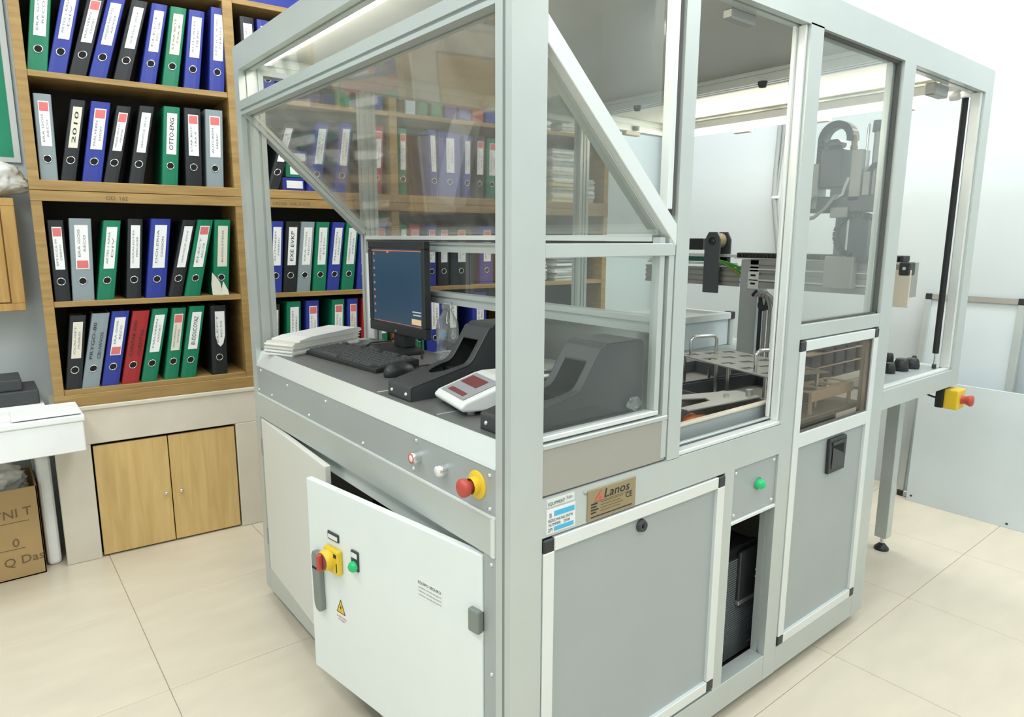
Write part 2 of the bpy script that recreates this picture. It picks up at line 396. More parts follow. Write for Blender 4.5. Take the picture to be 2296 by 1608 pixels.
CNAME = {'B': 'blue', 'G': 'green', 'K': 'black', 'Y': 'grey', 'R': 'red', 'L': 'pale blue'}
ORD = ['first', 'second', 'third', 'fourth', 'fifth', 'sixth', 'seventh', 'eighth', 'ninth', 'tenth']
SHELF = {1: 'the shelf two above the inscribed rail', 2: 'the shelf just above the inscribed rail',
         3: 'the shelf just below the inscribed rail', 4: 'the lowest shelf'}
BAY = {'A': 'the end panel', 'B': 'the first divider', 'C': 'the second divider'}
def binder(s, w, shr, h, c, zf, lab, txt, label, group, depth=0.255, inset=0.012):
    b = empty('binder', tuple(shm @ Vector((s, inset+random.uniform(0, 0.006), zf))), SH_R)
    tag(b, label, 'binder', group)
    def sv(x, y, z): return (x+shr*z, y, z)
    def shbox(mb, lo, hi):
        k = MB().box(lo, hi); mb.add([sv(*q) for q in k.v], k.f); return mb
    t = 0.0035; hw = w/2
    mb = MB()
    # cover: rounded spine plus two boards
    prof_ = [(-hw, depth), (-hw, 0.006), (-hw+0.0025, 0.0015), (-hw*0.45, 0.0), (hw*0.45, 0.0), (hw-0.0025, 0.0015), (hw, 0.006), (hw, depth),
             (hw-t, depth), (hw-t, 0.0075), (-hw+t, 0.0075), (-hw+t, depth)]
    k = MB().prism(prof_, 'z', 0.0, h); mb.add([sv(*q) for q in k.v], k.f)
    mb.build('cover', 'b'+c, b)
    shbox(MB(), (-hw+t+0.001, 0.02, 0.006), (hw-t-0.001, depth-0.012, h-0.012)).build('pages', 'paper_cream', b)
    # black disc painted as the dark of the finger hole, and its ring
    zr = 0.078; rr = 0.0135
    k = MB().cyl((0, -0.0012, zr), (0, 0.001, zr), rr*0.86, n=18)
    k2 = MB(); k2.add([sv(*q) for q in k.v], k.f, False); k2.build('finger_hole_shade', 'void', b)
    k = MB().torus((0, -0.001, zr), rr, 0.0019, 'y', 24, 6)
    k2 = MB(); k2.add([sv(*q) for q in k.v], k.f, True); k2.build('ring', 'chrome', b)
    if lab and lab != 'H':
        lw = min(w*0.60, 0.046); z0, z1 = 0.125, h-0.026
        paper = {'W': 'paper', 'R': 'paper', 'r': 'paper', 'C': 'paper_cream', 'P': 'paper_cream', 'O': 'paper'}[lab]
        if lab == 'O':
            poly = [(-lw/2, z1), (-lw/2, z0+0.05), (-lw*0.3, z0+0.014), (0, z0), (lw*0.3, z0+0.014), (lw/2, z0+0.05), (lw/2, z1)]
            k = MB().prism([(a+w*0.08, q) for a, q in poly], 'y', -0.0012, 0.0006)
        else:
            k = MB().box((-lw/2+w*0.03, -0.0012, z0), (lw/2+w*0.03, 0.0006, z1))
        k2 = MB(); k2.add([sv(*q) for q in k.v], k.f); lo = k2.build('spine_label', paper, b)
        if lab in 'RrP':
            za, zb = (z1-0.036, z1-0.004) if lab in 'RP' else (z0+0.004, z0+0.034)
            k = MB().box((-lw*0.42+w*0.03, -0.0018, za), (lw*0.42+w*0.03, -0.0010, zb))
            k2 = MB(); k2.add([sv(*q) for q in k.v], k.f); k2.build('red_tab', 'red_tab', lo)
        if txt:
            zc = (z0+z1)/2 - (0.016 if lab in 'RP' else (-0.016 if lab == 'r' else 0))
            ln = (z1-z0)*(0.62 if lab in 'RrP' else 0.78)
            big = txt.startswith('!')
            lines = txt.strip('!').split('/')
            for q, tx in enumerate(lines):
                off = (q-(len(lines)-1)/2)*lw*0.42
                mm = frame_m((off+w*0.03+shr*zc, -0.0022, zc), (shr, 0, 1), (-1, 0, shr))
                text('lettering', tx, lw*(0.60 if big else 0.27), 'ink' if big else 'ink_grey', lo, mm, length=ln*(1 if q == 0 else 0.6))
    elif lab == 'H':
        lines = txt.split('/')
        for q, tx in enumerate(lines):
            zc = 0.19-0.02*q; off = (q-(len(lines)-1)/2)*w*0.45
            mm = frame_m((off+shr*zc, -0.0022, zc), (shr, 0, 1), (-1, 0, shr))
            text('lettering', tx, w*0.26, 'ink', b, mm, length=0.15-0.04*q)
    return b
G1 = ['ERA GOIS/RECO', 'ARTES 1 RASA/DIV', 'MALVERN/EXPORT', 'MEIJER HOTO/ARIMA', 'SERVICE 2014', 'ELECT/REC DR', 'STAR BOT/TRA 8', 'AUTOREM/MERIC', 'EPT ICCA 00/CERSO']
TABLE = {
'A1': (1.95, [(0.068,0.064,0.14,0.32,'G','W'),(0.129,0.059,0.25,0.32,'B','W'),(0.195,0.058,0.3,0.31,'K','R'),(0.261,0.06,0.3,0.31,'B','W'),(0.342,0.058,0.29,0.31,'K','W'),(0.434,0.058,0.22,0.31,'B','W'),(0.515,0.06,0.18,0.31,'G','C'),(0.596,0.061,0.14,0.311,'B','W'),(0.694,0.062,0.09,0.335,'B','W')]),
'A2': (1.555, [(0.068,0.057,0.02,0.315,'Y','R'),(0.128,0.05,0.2,0.305,'K','C'),(0.206,0.066,0.19,0.306,'B','R'),(0.271,0.052,0.24,0.299,'K','R'),(0.360,0.054,0.21,0.308,'K','W'),(0.484,0.062,0.1,0.315,'G','W'),(0.577,0.065,0.05,0.317,'K','R'),(0.662,0.07,0.05,0.32,'Y','R')]),
'A3': (1.09, [(0.068,0.053,0.01,0.315,'K','R'),(0.137,0.075,0.05,0.323,'Y','r'),(0.212,0.062,0.16,0.317,'G','W'),(0.313,0.056,0.1,0.325,'K','W'),(0.394,0.075,0.14,0.327,'B','W'),(0.468,0.054,0.25,0.324,'K','W'),(0.536,0.063,0.235,0.326,'G','R'),(0.652,0.066,0.09,0.327,'G','C')]),
'A4': (.735, [(0.070,0.056,0.14,0.297,'K','C'),(0.128,0.062,0.21,0.301,'Y','H'),(0.198,0.064,0.21,0.306,'B','r'),(0.270,0.064,0.22,0.303,'R','H'),(0.341,0.061,0.22,0.308,'G','W'),(0.426,0.056,0.18,0.307,'G','P'),(0.494,0.062,0.19,0.311,'G','W'),(0.625,0.066,0.04,0.309,'K','O')]),
'B3': (1.09, [(0.816,0.06,0.08,0.325,'B','W'),(0.889,0.06,0.08,0.325,'B','W'),(0.955,0.062,0.1,0.325,'K','W'),(1.021,0.064,0.12,0.325,'Y','W'),(1.096,0.063,0.11,0.325,'G','W'),(1.163,0.06,0.14,0.325,'B','W'),(1.237,0.063,0.13,0.325,'G','W'),(1.319,0.066,0.10,0.325,'B','W'),(1.405,0.064,0.06,0.325,'B','R')]),
'B4': (.735, [(0.864,0.055,0.06,0.30,'K','C'),(0.958,0.066,0.05,0.31,'G','W'),(1.049,0.062,0.04,0.31,'B','R'),(1.174,0.064,0.05,0.31,'G','R'),(1.254,0.054,0.03,0.31,'B','P'),(1.330,0.060,0.04,0.31,'R','W'),(1.410,0.064,0.03,0.31,'G','W')]),
'B2': (1.555, [(0.825,0.048,0.16,0.29,'K','W'),(0.905,0.052,0.32,0.300,'K','W'),(1.094,0.059,0.18,0.31,'B','W'),(1.22,0.057,0.14,0.32,'B','W'),(1.404,0.064,0.06,0.325,'R','R')]),
'B1': (1.95, [(0.835,0.06,0.0,0.32,'K','W'),(0.909,0.064,0,0.32,'B','W'),(0.982,0.059,0,0.32,'K','W'),(1.113,0.062,0,0.32,'K','R'),(1.255,0.063,0,0.32,'G','W'),(1.425,0.056,0,0.32,'B','W')]),
'C2': (1.555, [(1.550,0.044,0.02,0.325,'G','R'),(1.73,0.044,-0.03,0.33,'B','W'),(1.822,0.13,0.0,0.325,'B','W'),(1.925,0.048,0.02,0.32,'B','W'),(2.002,0.062,0.03,0.325,'K','R'),(2.083,0.068,0.02,0.32,'G','R'),(2.178,0.08,0.0,0.325,'B','W')]),
'C1': (1.95, [(1.545,0.034,0,0.32,'K',''),(1.602,0.052,0.03,0.30,'L',''),(1.67,0.055,0.05,0.31,'G',''),(1.751,0.068,0.03,0.32,'G','W'),(1.83,0.070,0.03,0.32,'B','W'),(1.918,0.071,0.02,0.32,'B','W'),(2.0,0.068,0.02,0.32,'R','W'),(2.087,0.076,0,0.32,'B','W')]),
'C3': (1.09, [(1.546,0.045,0,0.32,'G','W'),(1.609,0.062,0,0.32,'R','R'),(1.704,0.056,0.02,0.32,'B','R'),(1.775,0.062,0.02,0.32,'K','R'),(1.885,0.13,0,0.32,'K','R'),(2.049,0.085,0,0.32,'B','R'),(2.156,0.072,0,0.32,'K','W')]),
'C4': (.735, [(1.552,0.06,0,0.31,'B','W'),(1.624,0.062,0,0.31,'G','W'),(1.718,0.092,0,0.31,'B','W'),(1.83,0.07,0,0.31,'K','W'),(2.002,0.09,0,0.31,'B','W')]),
}
SPEC = {('A2', 1): '!2010', ('A2', 5): '!OTTO-ENG', ('A4', 1): 'PRYGO-80/CRUWVOS', ('A4', 3): 'CONTAB 2003/CUENTAS', ('A3', 3): 'CARALIGTES/MERCADER',
        ('A4', 6): '!BUDDUCOYAZ', ('A4', 5): 'SOLVENCIA/RETIROS', ('A3', 7): 'BUIGAZTENS', ('A4', 0): 'CLAUSET/MUEBLES', ('B3', 2): '!EXE EVKP', ('A3', 4): 'DOLERIA/DIVISION', ('B4', 0): '!BUCKS/MERCAT'}
gi = 0
for key, (zf, L) in TABLE.items():
    bay, row = key[0], int(key[1])
    for i, (s, w_, shr, h, c, lab) in enumerate(L):
        tx = SPEC.get((key, i), G1[gi % len(G1)]); gi += 1
        lb = '%s binder, %s from %s, on %s' % (CNAME[c], ORD[i], BAY[bay], SHELF[row])
        b = binder(s, w_, shr, h, c, zf, lab, tx, lb, 'binders on ' + SHELF[row])
        if key == 'A3' and i == 7:      # torn foot of the last green binder
            b['label'] = 'green binder with a torn foot on the shelf just below the inscribed rail'
            mb = MB()
            mb.add([(-0.034, -0.004, 0.002), (0.008, -0.006, 0.0), (0.0, -0.003, 0.055), (-0.012, -0.004, 0.075), (-0.030, -0.003, 0.10), (-0.036, 0.0, 0.05)], [(0, 1, 2, 3, 4, 5)])
            mb.add([(0.006, -0.007, 0.002), (0.032, -0.012, 0.0), (0.030, -0.009, 0.02), (0.012, -0.006, 0.062), (0.005, -0.004, 0.03)], [(0, 1, 2, 3, 4)])
            mb.build('torn_lining', 'paper_cream', b, solid=0.001)
# lying blue binder on the shelf above, seen end on
b = empty('binder', tuple(shm @ Vector((0.95, 0.02, 2.335))), SH_R)
tag(b, 'blue binder lying flat on the topmost shelf', 'binder')
bx('cover', (-0.12, 0.0, 0.0), (0.2, 0.25, 0.004), 'bB', b); bx('cover', (-0.12, 0.0, 0.052), (0.2, 0.25, 0.056), 'bB', b)
bx('spine', (-0.12, -0.004, 0.0), (0.2, 0.0, 0.056), 'bB', b); bx('pages', (-0.11, 0.004, 0.006), (0.19, 0.24, 0.05), 'paper_cream', b)
# binders lying on their sides between the leaning ones
for i, (z, c, tx) in enumerate(((0, 'B', 'green'), (0.062, 'G', ''), (0.124, 'B', ''))):
    b = empty('binder', tuple(shm @ Vector((1.0, 0.05, 1.555+z))), SH_R)
    tag(b, ['blue binder lying at the bottom of a flat pile between leaning binders', 'green binder lying in the middle of a flat pile', 'blue binder lying on top of a flat pile'][i], 'binder', 'binders lying flat')
    x0 = (-0.043, -0.024, -0.004)[i]
    x1 = 0.060+0.009*i
    bx('cover', (x0, 0.0, 0.0), (x1, 0.22, 0.004), 'b'+c, b); bx('cover', (x0, 0.0, 0.056), (x1, 0.22, 0.06), 'b'+c, b)
    bx('spine', (x0, -0.003, 0.0), (x1, 0.0, 0.06), 'b'+c, b)
    bx('pages', (x0+0.004, 0.002, 0.004), (x1-0.002, 0.21, 0.056), 'paper_cream', b)
    bx('spine_label', (x0+0.02, -0.0045, 0.012), (x1-0.008, -0.003, 0.046), 'paper', b)
# stacks of loose files in the last bay
STK = [(2.36, 1.555, 0.19, 26, 'slumped stack of grey files', 'just above the inscribed rail'), (2.62, 1.555, 0.2, 30, 'tall stack of yellowed files', 'just above the inscribed rail'),
       (2.80, 1.555, 0.09, 14, 'narrow stack of papers', 'just above the inscribed rail'),
       (2.38, 1.09, 0.2, 16, 'stack of cream papers', 'just below the inscribed rail beside the last divider'), (2.66, 1.09, 0.22, 20, 'stack of grey papers', 'just below the inscribed rail in the last bay'),
       (2.40, 1.95, 0.2, 18, 'stack of white papers', 'two above the inscribed rail beside the last divider'), (2.68, 1.95, 0.2, 12, 'stack of grey papers', 'two above the inscribed rail in the last bay'),
       (2.42, 0.735, 0.2, 14, 'stack of white papers', 'on the lowest shelf beside the last divider'), (2.68, 0.735, 0.2, 18, 'stack of cream papers', 'on the lowest shelf in the last bay')]
for i, (s, z, ww, n_, lb, wh) in enumerate(STK):
    b = empty('paper_stack', tuple(shm @ Vector((s, 0.03, z))), SH_R)
    tag(b, lb + ' ' + ('on the shelf ' + wh if not wh.startswith('on') else wh), 'papers', 'paper stacks in the last bay')
    zz = 0.0005
    for k in range(n_):
        t = random.uniform(0.005, 0.014); dx = random.uniform(-0.008, 0.008); dy = random.uniform(-0.006, 0.012)
        if zz+t > 0.31: break
        mm = random.choice(['paper', 'paper_cream', 'paper_grey', 'paper_grey', 'paper_yellow' if 'yellow' in lb else 'paper'])
        mb = MB().box((-ww/2, 0, 0), (ww/2, 0.23, t), Matrix.Translation((dx, dy, zz)) @ Matrix.Rotation(random.uniform(-0.05, 0.05), 4, 'Z'))
        mb.build('sheaf', mm, b); zz += t+0.0003

# ================================================================== LEFT CORNER
t = empty('white_table', (-0.9, 2.2, 0)); tag(t, 'white table with a deep apron beside the stone plinth', 'table')
def loc(o, p):  # child of an unrotated empty keeps world coordinates
    o.location = tuple(-q for q in p.location); return o
poly = [(-1.7, 1.95), (-0.482, 1.935), (-0.482, 2.205), (-0.582, 2.21), (-0.582, 2.52), (-1.7, 2.58)]
loc(MB().prism(poly, 'z', 0.668, 0.69).build('table_top', 'cloth_white', t, 0.004, 2), t)
loc(MB().prism([(-1.68, 1.955), (-0.487, 1.94), (-0.487, 1.962), (-1.68, 1.977)], 'z', 0.553, 0.668).build('apron', 'cloth_white', t, 0.003), t)
loc(MB().prism([(-0.509, 1.962), (-0.487, 1.962), (-0.487, 2.20), (-0.509, 2.20)], 'z', 0.553, 0.668).build('apron', 'cloth_white', t, 0.003), t)
for lx, ly in ((-1.66, 1.99), (-1.66, 2.5), (-0.62, 2.47)):
    loc(MB().box((lx-0.02, ly-0.02, 0), (lx+0.02, ly+0.02, 0.668)).build('leg', 'cloth_white', t, 0.002), t)
for i, (x0, y0, x1, y1, a) in enumerate(((-0.86, 1.98, -0.60, 2.15, 0.12), (-0.70, 1.95, -0.49, 2.12, -0.2))):
    p = MB().box((x0, y0, 0.0), (x1, y1, 0.004)).build('paper_sheets', 'paper', None, 0.001)
    p.location = (0, 0, 0.6905+0.0045*i)
    tag(p, ['thin sheaf of white papers lying flat on the white table', 'ragged sheaf of white papers over the corner of the white table'][i], 'papers')
tr = empty('black_tray', (-0.8, 2.33, 0.691)); tag(tr, 'stepped black plastic tray on the white table', 'tray')
bx('lower_tray', (-0.3, -0.08, 0), (0.205, 0.14, 0.055), 'charcoal', tr, 0.004, 2)
bx('upper_box', (-0.3, -0.06, 0.055), (0.155, 0.13, 0.10), 'charcoal', tr, 0.004, 2)
cb = empty('cardboard_box', (-0.87, 2.36, 0)); tag(cb, 'open cardboard box with handwriting under the white table', 'box')
x0, x1, y0, y1, hh, th = -0.23, 0.228, -0.148, 0.14, 0.37, 0.006
bx('bottom', (x0, y0, 0), (x1, y1, th), 'cardboard', cb, 0)
for lo, hi in (((x0, y0, 0), (x1, y0+th, hh)), ((x0, y1-th, 0), (x1, y1, hh)), ((x0, y0, 0), (x0+th, y1, hh)), ((x1-th, y0, 0), (x1, y1, hh))):
    bx('side', lo, hi, 'cardboard', cb, 0.001)
for zz, s in ((0.27, 'TNI T'), (0.15, '0'), (0.075, 'u Q Das')):
    text('handwriting', s, 0.05, 'ink_pencil', cb, frame_m((0.14, y0-0.0015, zz), (1, 0, 0.06), (0, 0, 1)))
bx('handwriting', (0.05, y0-0.0014, 0.235), (0.19, y0-0.0004, 0.237), 'ink_pencil', cb, 0)
bx('handwriting', (0.05, y0-0.0014, 0.125), (0.17, y0-0.0004, 0.127), 'ink_pencil', cb, 0)
def blob(name, parent, c, rad, m, seed, amp=0.25, sub=4):
    bm = bmesh.new(); bmesh.ops.create_icosphere(bm, subdivisions=sub, radius=1.0)
    from mathutils import noise
    for v in bm.verts:
        d = v.co.normalized()
        k = 1+amp*(noise.noise(d*1.7+Vector((seed, 0, 0)))+0.55*abs(noise.noise(d*4.1+Vector((0, seed, 0))))+0.3*noise.noise(d*9+Vector((0, 0, seed))))
        v.co = Vector((d.x*k*rad[0]+c[0], d.y*k*rad[1]+c[1], d.z*k*rad[2]+c[2]))
    me = bpy.data.meshes.new(name); bm.to_mesh(me); bm.free()
    for p_ in me.polygons: p_.use_smooth = True
    me.materials.append(M[m]); o = bpy.data.objects.new(name, me); COL.objects.link(o)
    if parent: o.parent = parent
    return o
bg = blob('plastic_bag', None, (-0.84, 2.34, 0.355), (0.17, 0.105, 0.11), 'bag', 3.1, 0.3, 5)
tag(bg, 'crumpled white plastic bag bulging out of the cardboard box', 'bag')
sk = bx('plastic_sack', (-0.634, 2.26, 0.0), (-0.585, 2.46, 0.47), 'cloth_white', None, 0.018, 3)
tag(sk, 'pale plastic sack standing between cardboard box and plinth', 'bag')
wc = empty('wall_box', (-0.62, 2.53, 1.05)); tag(wc, 'shallow honey-coloured wooden box hung on the wall beside the bookcase', 'wall cabinet')
bx('case', (-0.5, -0.14, 0.0), (0.025, 0.0, 0.44), 'frame_wood', wc, 0.004)
for lo, hi in (((-0.5, -0.156, 0.0), (0.025, -0.14, 0.03)), ((-0.5, -0.156, 0.41), (0.025, -0.14, 0.44)), ((-0.02, -0.156, 0.03), (0.025, -0.14, 0.41))):
    bx('frame', lo, hi, 'frame_wood', wc, 0.002)
bx('door', (-0.49, -0.152, 0.034), (-0.024, -0.141, 0.406), 'frame_wood', wc, 0.002)
rg = blob('folded_rag', None, (-0.695, 2.445, 1.565), (0.155, 0.075, 0.074), 'cloth_white', 5.5, 0.28, 5); tag(rg, 'bundled white rag lying on top of the wooden wall box', 'cloth')
ps = empty('poster', (-0.9, 2.545, 1.64)); tag(ps, 'green poster with a white margin on the wall beside the bookcase', 'poster')
bx('sheet', (-0.5, 0.0, 0.0), (0.355, 0.006, 0.95), 'poster_white', ps, 0)
bx('print', (-0.47, -0.0015, 0.02), (0.332, 0.0, 0.53), 'poster_green', ps, 0)

# ================================================================== MACHINE
mc = empty('sample_handling_machine'); tag(mc, 'large aluminium and glass enclosed laboratory machine standing on the tiled floor', 'machine')
P = lambda n, lo, hi, m='alu', b=0.0015: bx(n, lo, hi, m, mc, b)
PW = 0.047
# posts
prof('post', 'z', 0.0, 0.0, 0.081, PW, 0.04, H, {'w': [0.022], 'e': [0.0235]}, 'alu', mc)
prof('post', 'z', 0.0, W-PW, 0.081, PW, 0.04, H, {'s': [0.022, 0.06], 'e': [0.0235]}, 'alu', mc)
prof('post', 'z', 0.466, 0.0, 0.045, 0.045, 0.83, 1.88, {'w': [0.022], 'e': [0.022]}, 'alu', mc)
prof('post', 'z', 0.44, W-0.045, 0.055, 0.045, 0.80, 1.88, {'w': [0.022], 's': [0.018, 0.038]}, 'alu', mc)
prof('post', 'z', 0.965, 0.0, 0.065, 0.045, 0.04, 1.88, {'w': [0.022], 'e': [0.022]}, 'alu', mc)
prof('post', 'z', 1.525, 0.0, 0.082, 0.047, 0.04, H, {'w': [0.022], 'e': [0.022]}, 'alu', mc)
prof('post', 'z', 1.57, W-0.045, 0.06, 0.045, 0.04, H, {'w': [0.022], 's': [0.02, 0.04]}, 'alu', mc)
prof('post', 'z', 2.222, 0.0, 0.074, 0.047, 0.77, H, {'w': [0.022]}, 'alu', mc)
prof('post', 'z', 2.222, W-0.045, 0.074, 0.045, 0.77, H, {'w': [0.022], 's': [0.037]}, 'alu', mc)
# top beams
prof('top_beam', 'y', 0.0, 1.884, 0.047, 0.076, PW, W-PW, {'e': [0.04], 's': [0.024]}, 'alu', mc)
for a, b_ in ((0.081, 1.525), (1.607, 2.222)):
    prof('top_beam', 'x', 0.0, 1.876, 0.047, 0.084, a, b_, {'s': [0.024]}, 'alu', mc)
    prof('top_beam', 'x', W-0.047, 1.876, 0.047, 0.084, a, b_, {'s': [0.024], 'w': [0.03, 0.06]}, 'alu', mc)
prof('top_beam', 'y', 2.249, 1.876, 0.047, 0.084, 0.047, W-0.047, {'w': [0.03, 0.06]}, 'alu', mc)
prof('top_beam', 'y', 1.53, 1.895, 0.07, 0.05, 0.047, W-0.047, {'w': [0.025], 's': [0.02, 0.05]}, 'alu', mc)
P('ceiling_panel', (0.047, 0.047, 1.938), (1.53, W-0.047, 1.946), 'machine_ceiling')
P('ceiling_panel', (1.60, 0.047, 1.938), (2.249, W-0.047, 1.946), 'reflector')
# black catches in the beams
for x, y in ((1.515, 0.47), (1.515, 1.05), (2.235, 0.55), (2.235, 0.85)):
    k = MB().lathe([(0.0, -0.022), (0.012, -0.02), (0.017, -0.008), (0.017, 0.0)], (x, y, 1.893), 12); k.build('catch', 'charcoal', mc)
for x, y in ((1.95, W-0.056), (1.0, W-0.056)):
    k = MB().lathe([(0.0, -0.022), (0.012, -0.02), (0.017, -0.008), (0.017, 0.0)], (x, y, 1.90), 12); k.build('catch', 'cable_grey', mc)
# lamp fittings
for x, y0, y1, z in ((2.205, 0.08, 1.42, 1.872), (0.068, 0.10, 1.40, 1.908)):
    k = empty('tube_lamp', (x, y0, z)); k.parent = mc
    L = y1-y0
    o = bx('housing', (-0.02, 0, 0.016), (0.02, L, 0.05), 'white_plastic', k, 0.002)
    MB().cyl((0, 0.03, 0), (0, L-0.03, 0), 0.014, n=14).build('tube', 'tube_light', k)
    for q in (0.0, L-0.03): MB().cyl((0, q, 0), (0, q+0.03, 0), 0.015, n=14).build('end_cap', 'white_plastic', k)
for y in (0.28, 0.62, 1.0):
    P('magnetic_catch', (2.205, y-0.045, 1.845), (2.235, y+0.045, 1.862), 'cable_cream', 0.003)
P('magnetic_catch', (0.70, 0.05, 1.852), (0.80, 0.08, 1.876), 'alu_dark', 0.004)
P('magnetic_catch', (1.90, 0.05, 1.835), (2.02, 0.085, 1.876), 'alu_dark', 0.004)
P('magnetic_catch', (1.85, W-0.075, 1.85), (1.96, W-0.045, 1.872), 'cable_cream', 0.004)
# front: pane under the top beam, rail, sloping window
P('glass_pane', (0.018, PW, 1.785), (0.023, W-PW, 1.884), 'glass_clear', 0)
prof('hood_rail', 'y', 0.0, 1.741, 0.045, 0.045, PW, W-PW, {'w': [0.014], 's': [0.03]}, 'alu', mc)
# sloping side members
def slope_bar(name, y0, y1, a, b, wd, m, off=0.0, lo=0.0):
    (xa, za), (xb, zb) = a, b
    d = Vector((xb-xa, zb-za)).normalized(); nrm = Vector((d.y, -d.x))  # points down/front
    if nrm.y > 0: nrm = -nrm
    pa = Vector(a)+nrm*lo; pb = Vector(b)+nrm*lo
    poly = [tuple(pa), tuple(pb), tuple(pb+nrm*wd), tuple(pa+nrm*wd)]
    return MB().prism(poly, 'y', y0, y1).build(name, m, mc, 0.0012)
SA, SBt = (0.082, 1.7305), (0.466, 1.372)
MB().prism([(0.0815, 1.7305), (0.4655, 1.3725), (0.4655, 1.326), (0.0815, 1.682)], 'y', 0.0, 0.02).build('slope_bar', 'alu_bright', mc, 0.0012)
slope_bar('slope_frame', 0.02, 0.052, SA, (0.45, 1.387), 0.016, 'alu')
slope_bar('slope_frame', 0.02, 0.052, SA, (0.45, 1.387), 0.016, 'alu', lo=0.020)
slope_bar('slope_bar', W-0.045, W-0.012, (0.03, 1.765), (0.45, 1.378), 0.014, 'alu')
slope_bar('slope_frame', W-0.055, W-0.012, (0.03, 1.765), (0.45, 1.378), 0.014, 'alu', lo=0.018)
# sloping glass with its own frame strips
def slab(name, a, b, y0, y1, th, m, parent):
    (xa, za), (xb, zb) = a, b
    d = Vector((xb-xa, zb-za)).normalized(); nr = Vector((-d.y, d.x))*th
    poly = [(xa, za), (xb, zb), (xb+nr.x, zb+nr.y), (xa+nr.x, za+nr.y)]
    return MB().prism(poly, 'y', y0, y1).build(name, m, parent)
slab('sloping_window', (0.036, 1.745), (0.452, 1.352), 0.05, W-0.05, 0.005, 'glass_slope', mc)
prof('window_rail', 'y', 0.436, 1.336, 0.03, 0.014, 0.045, W-0.045, {}, 'alu_bright', mc)
prof('window_rail', 'y', 0.446, 1.297, 0.03, 0.032, 0.045, W-0.045, {'w': [0.02]}, 'alu', mc)
P('window_seal', (0.440, 0.05, 1.330), (0.470, W-0.05, 1.3355), 'slot', 0)
# partition behind the desk
P('glass_pane', (0.466, 0.05, 1.165), (0.471, W-0.05, 1.297), 'glass_clear', 0)
prof('partition_rail', 'y', 0.456, 1.127, 0.045, 0.037, 0.045, W-0.045, {'w': [0.02]}, 'alu', mc)
P('partition_sheet', (0.474, 0.05, 0.95), (0.478, 0.62, 1.127), 'steel')
# right side of the desk bay: pane with narrow frame, sill
P('glass_pane', (0.084, 0.018, 0.957), (0.425, 0.022, 1.33), 'glass_light', 0)
P('pane_frame', (0.420, 0.006, 0.957), (0.436, 0.03, 1.345), 'alu')
P('pane_frame', (0.446, 0.002, 0.84), (0.464, 0.03, 1.345), 'alu')
P('pane_frame', (0.081, 0.006, 0.946), (0.436, 0.03, 0.957), 'alu_bright')
P('pane_frame', (0.081, 0.0, 1.305), (0.464, 0.034, 1.332), 'alu')
P('sill', (0.081, 0.0, 0.931), (0.464, 0.045, 0.942), 'alu', 0.002)
P('side_panel', (0.084, 0.004, 0.834), (0.462, 0.02, 0.931), 'steel_warm')
P('pane_seal', (0.4535, 0.006, 1.392), (0.4615, 0.02, 1.876), 'slot', 0)
P('pane_frame', (0.437, 0.006, 1.405), (0.4535, 0.03, 1.876), 'alu_bright')
P('glass_pane', (0.081, 0.03, 1.345), (0.436, 0.034, 1.876), 'glass_light', 0)
# rails of the right side
prof('rail', 'x', 0.0, 0.748, 0.047, 0.083, 0.081, 0.965, {}, 'alu', mc)
P('rail', (0.081, 0.0, 0.04), (0.965, 0.047, 0.122), 'alu')
P('rail', (1.030, 0.0, 0.04), (1.525, 0.047, 0.122), 'alu')
P('seal', (0.084, 0.006, 0.8305), (0.462, 0.02, 0.834), 'slot', 0)
P('stile', (0.708, 0.0, 0.122), (0.750, 0.047, 0.748), 'alu')
P('switch_plate', (0.750, 0.006, 0.600), (0.965, 0.02, 0.748), 'panel_grey')
P('rail', (0.750, 0.0, 0.590), (0.965, 0.047, 0.600), 'alu_bright')
for x, z in ((0.765, 0.733), (0.950, 0.733), (0.765, 0.615), (0.950, 0.615)):
    MB().lathe([(0, -0.0045), (0.004, -0.004), (0.005, 0.0)], (x, 0.006, z), 10, 'y').build('screw', 'screw', mc)
gl = MB().lathe([(0.0, -0.024), (0.008, -0.0225), (0.0135, -0.016), (0.015, -0.006), (0.015, 0.0)], (0.872, 0.006, 0.681), 20, 'y').build('push_button', 'green_lamp', mc)
MB().lathe([(0.017, -0.004), (0.017, 0.0)], (0.872, 0.006, 0.681), 20, 'y').build('button_ring', 'alu_dark', mc)
# opening between posts 2 and 3: guide profiles
P('guide', (0.512, 0.004, 0.832), (0.965, 0.03, 0.842), 'alu_bright')
P('guide', (0.955, 0.008, 0.842), (0.964, 0.03, 1.876), 'alu_bright')
P('guide', (0.512, 0.03, 0.845), (0.965, 0.04, 0.851), 'alu')
P('guide', (0.945, 0.03, 0.851), (0.953, 0.04, 1.876), 'alu_bright')
# upper fixed pane between posts 3 and 4, then overhang opening
P('glass_pane', (1.032, 0.02, 1.107), (1.524, 0.025, 1.876), 'glass_haze', 0)
P('rail', (1.030, 0.0, 1.064), (1.525, 0.047, 1.107), 'alu')
P('pane_seal', (1.032, 0.010, 1.107), (1.525, 0.02, 1.112), 'slot', 0)
P('pane_seal', (1.515, 0.010, 1.107), (1.523, 0.02, 1.876), 'slot', 0)
P('pane_frame', (1.503, 0.026, 1.107), (1.523, 0.045, 1.876), 'alu_bright')
P('pane_seal', (1.032, 0.012, 1.868), (1.525, 0.02, 1.876), 'slot', 0)
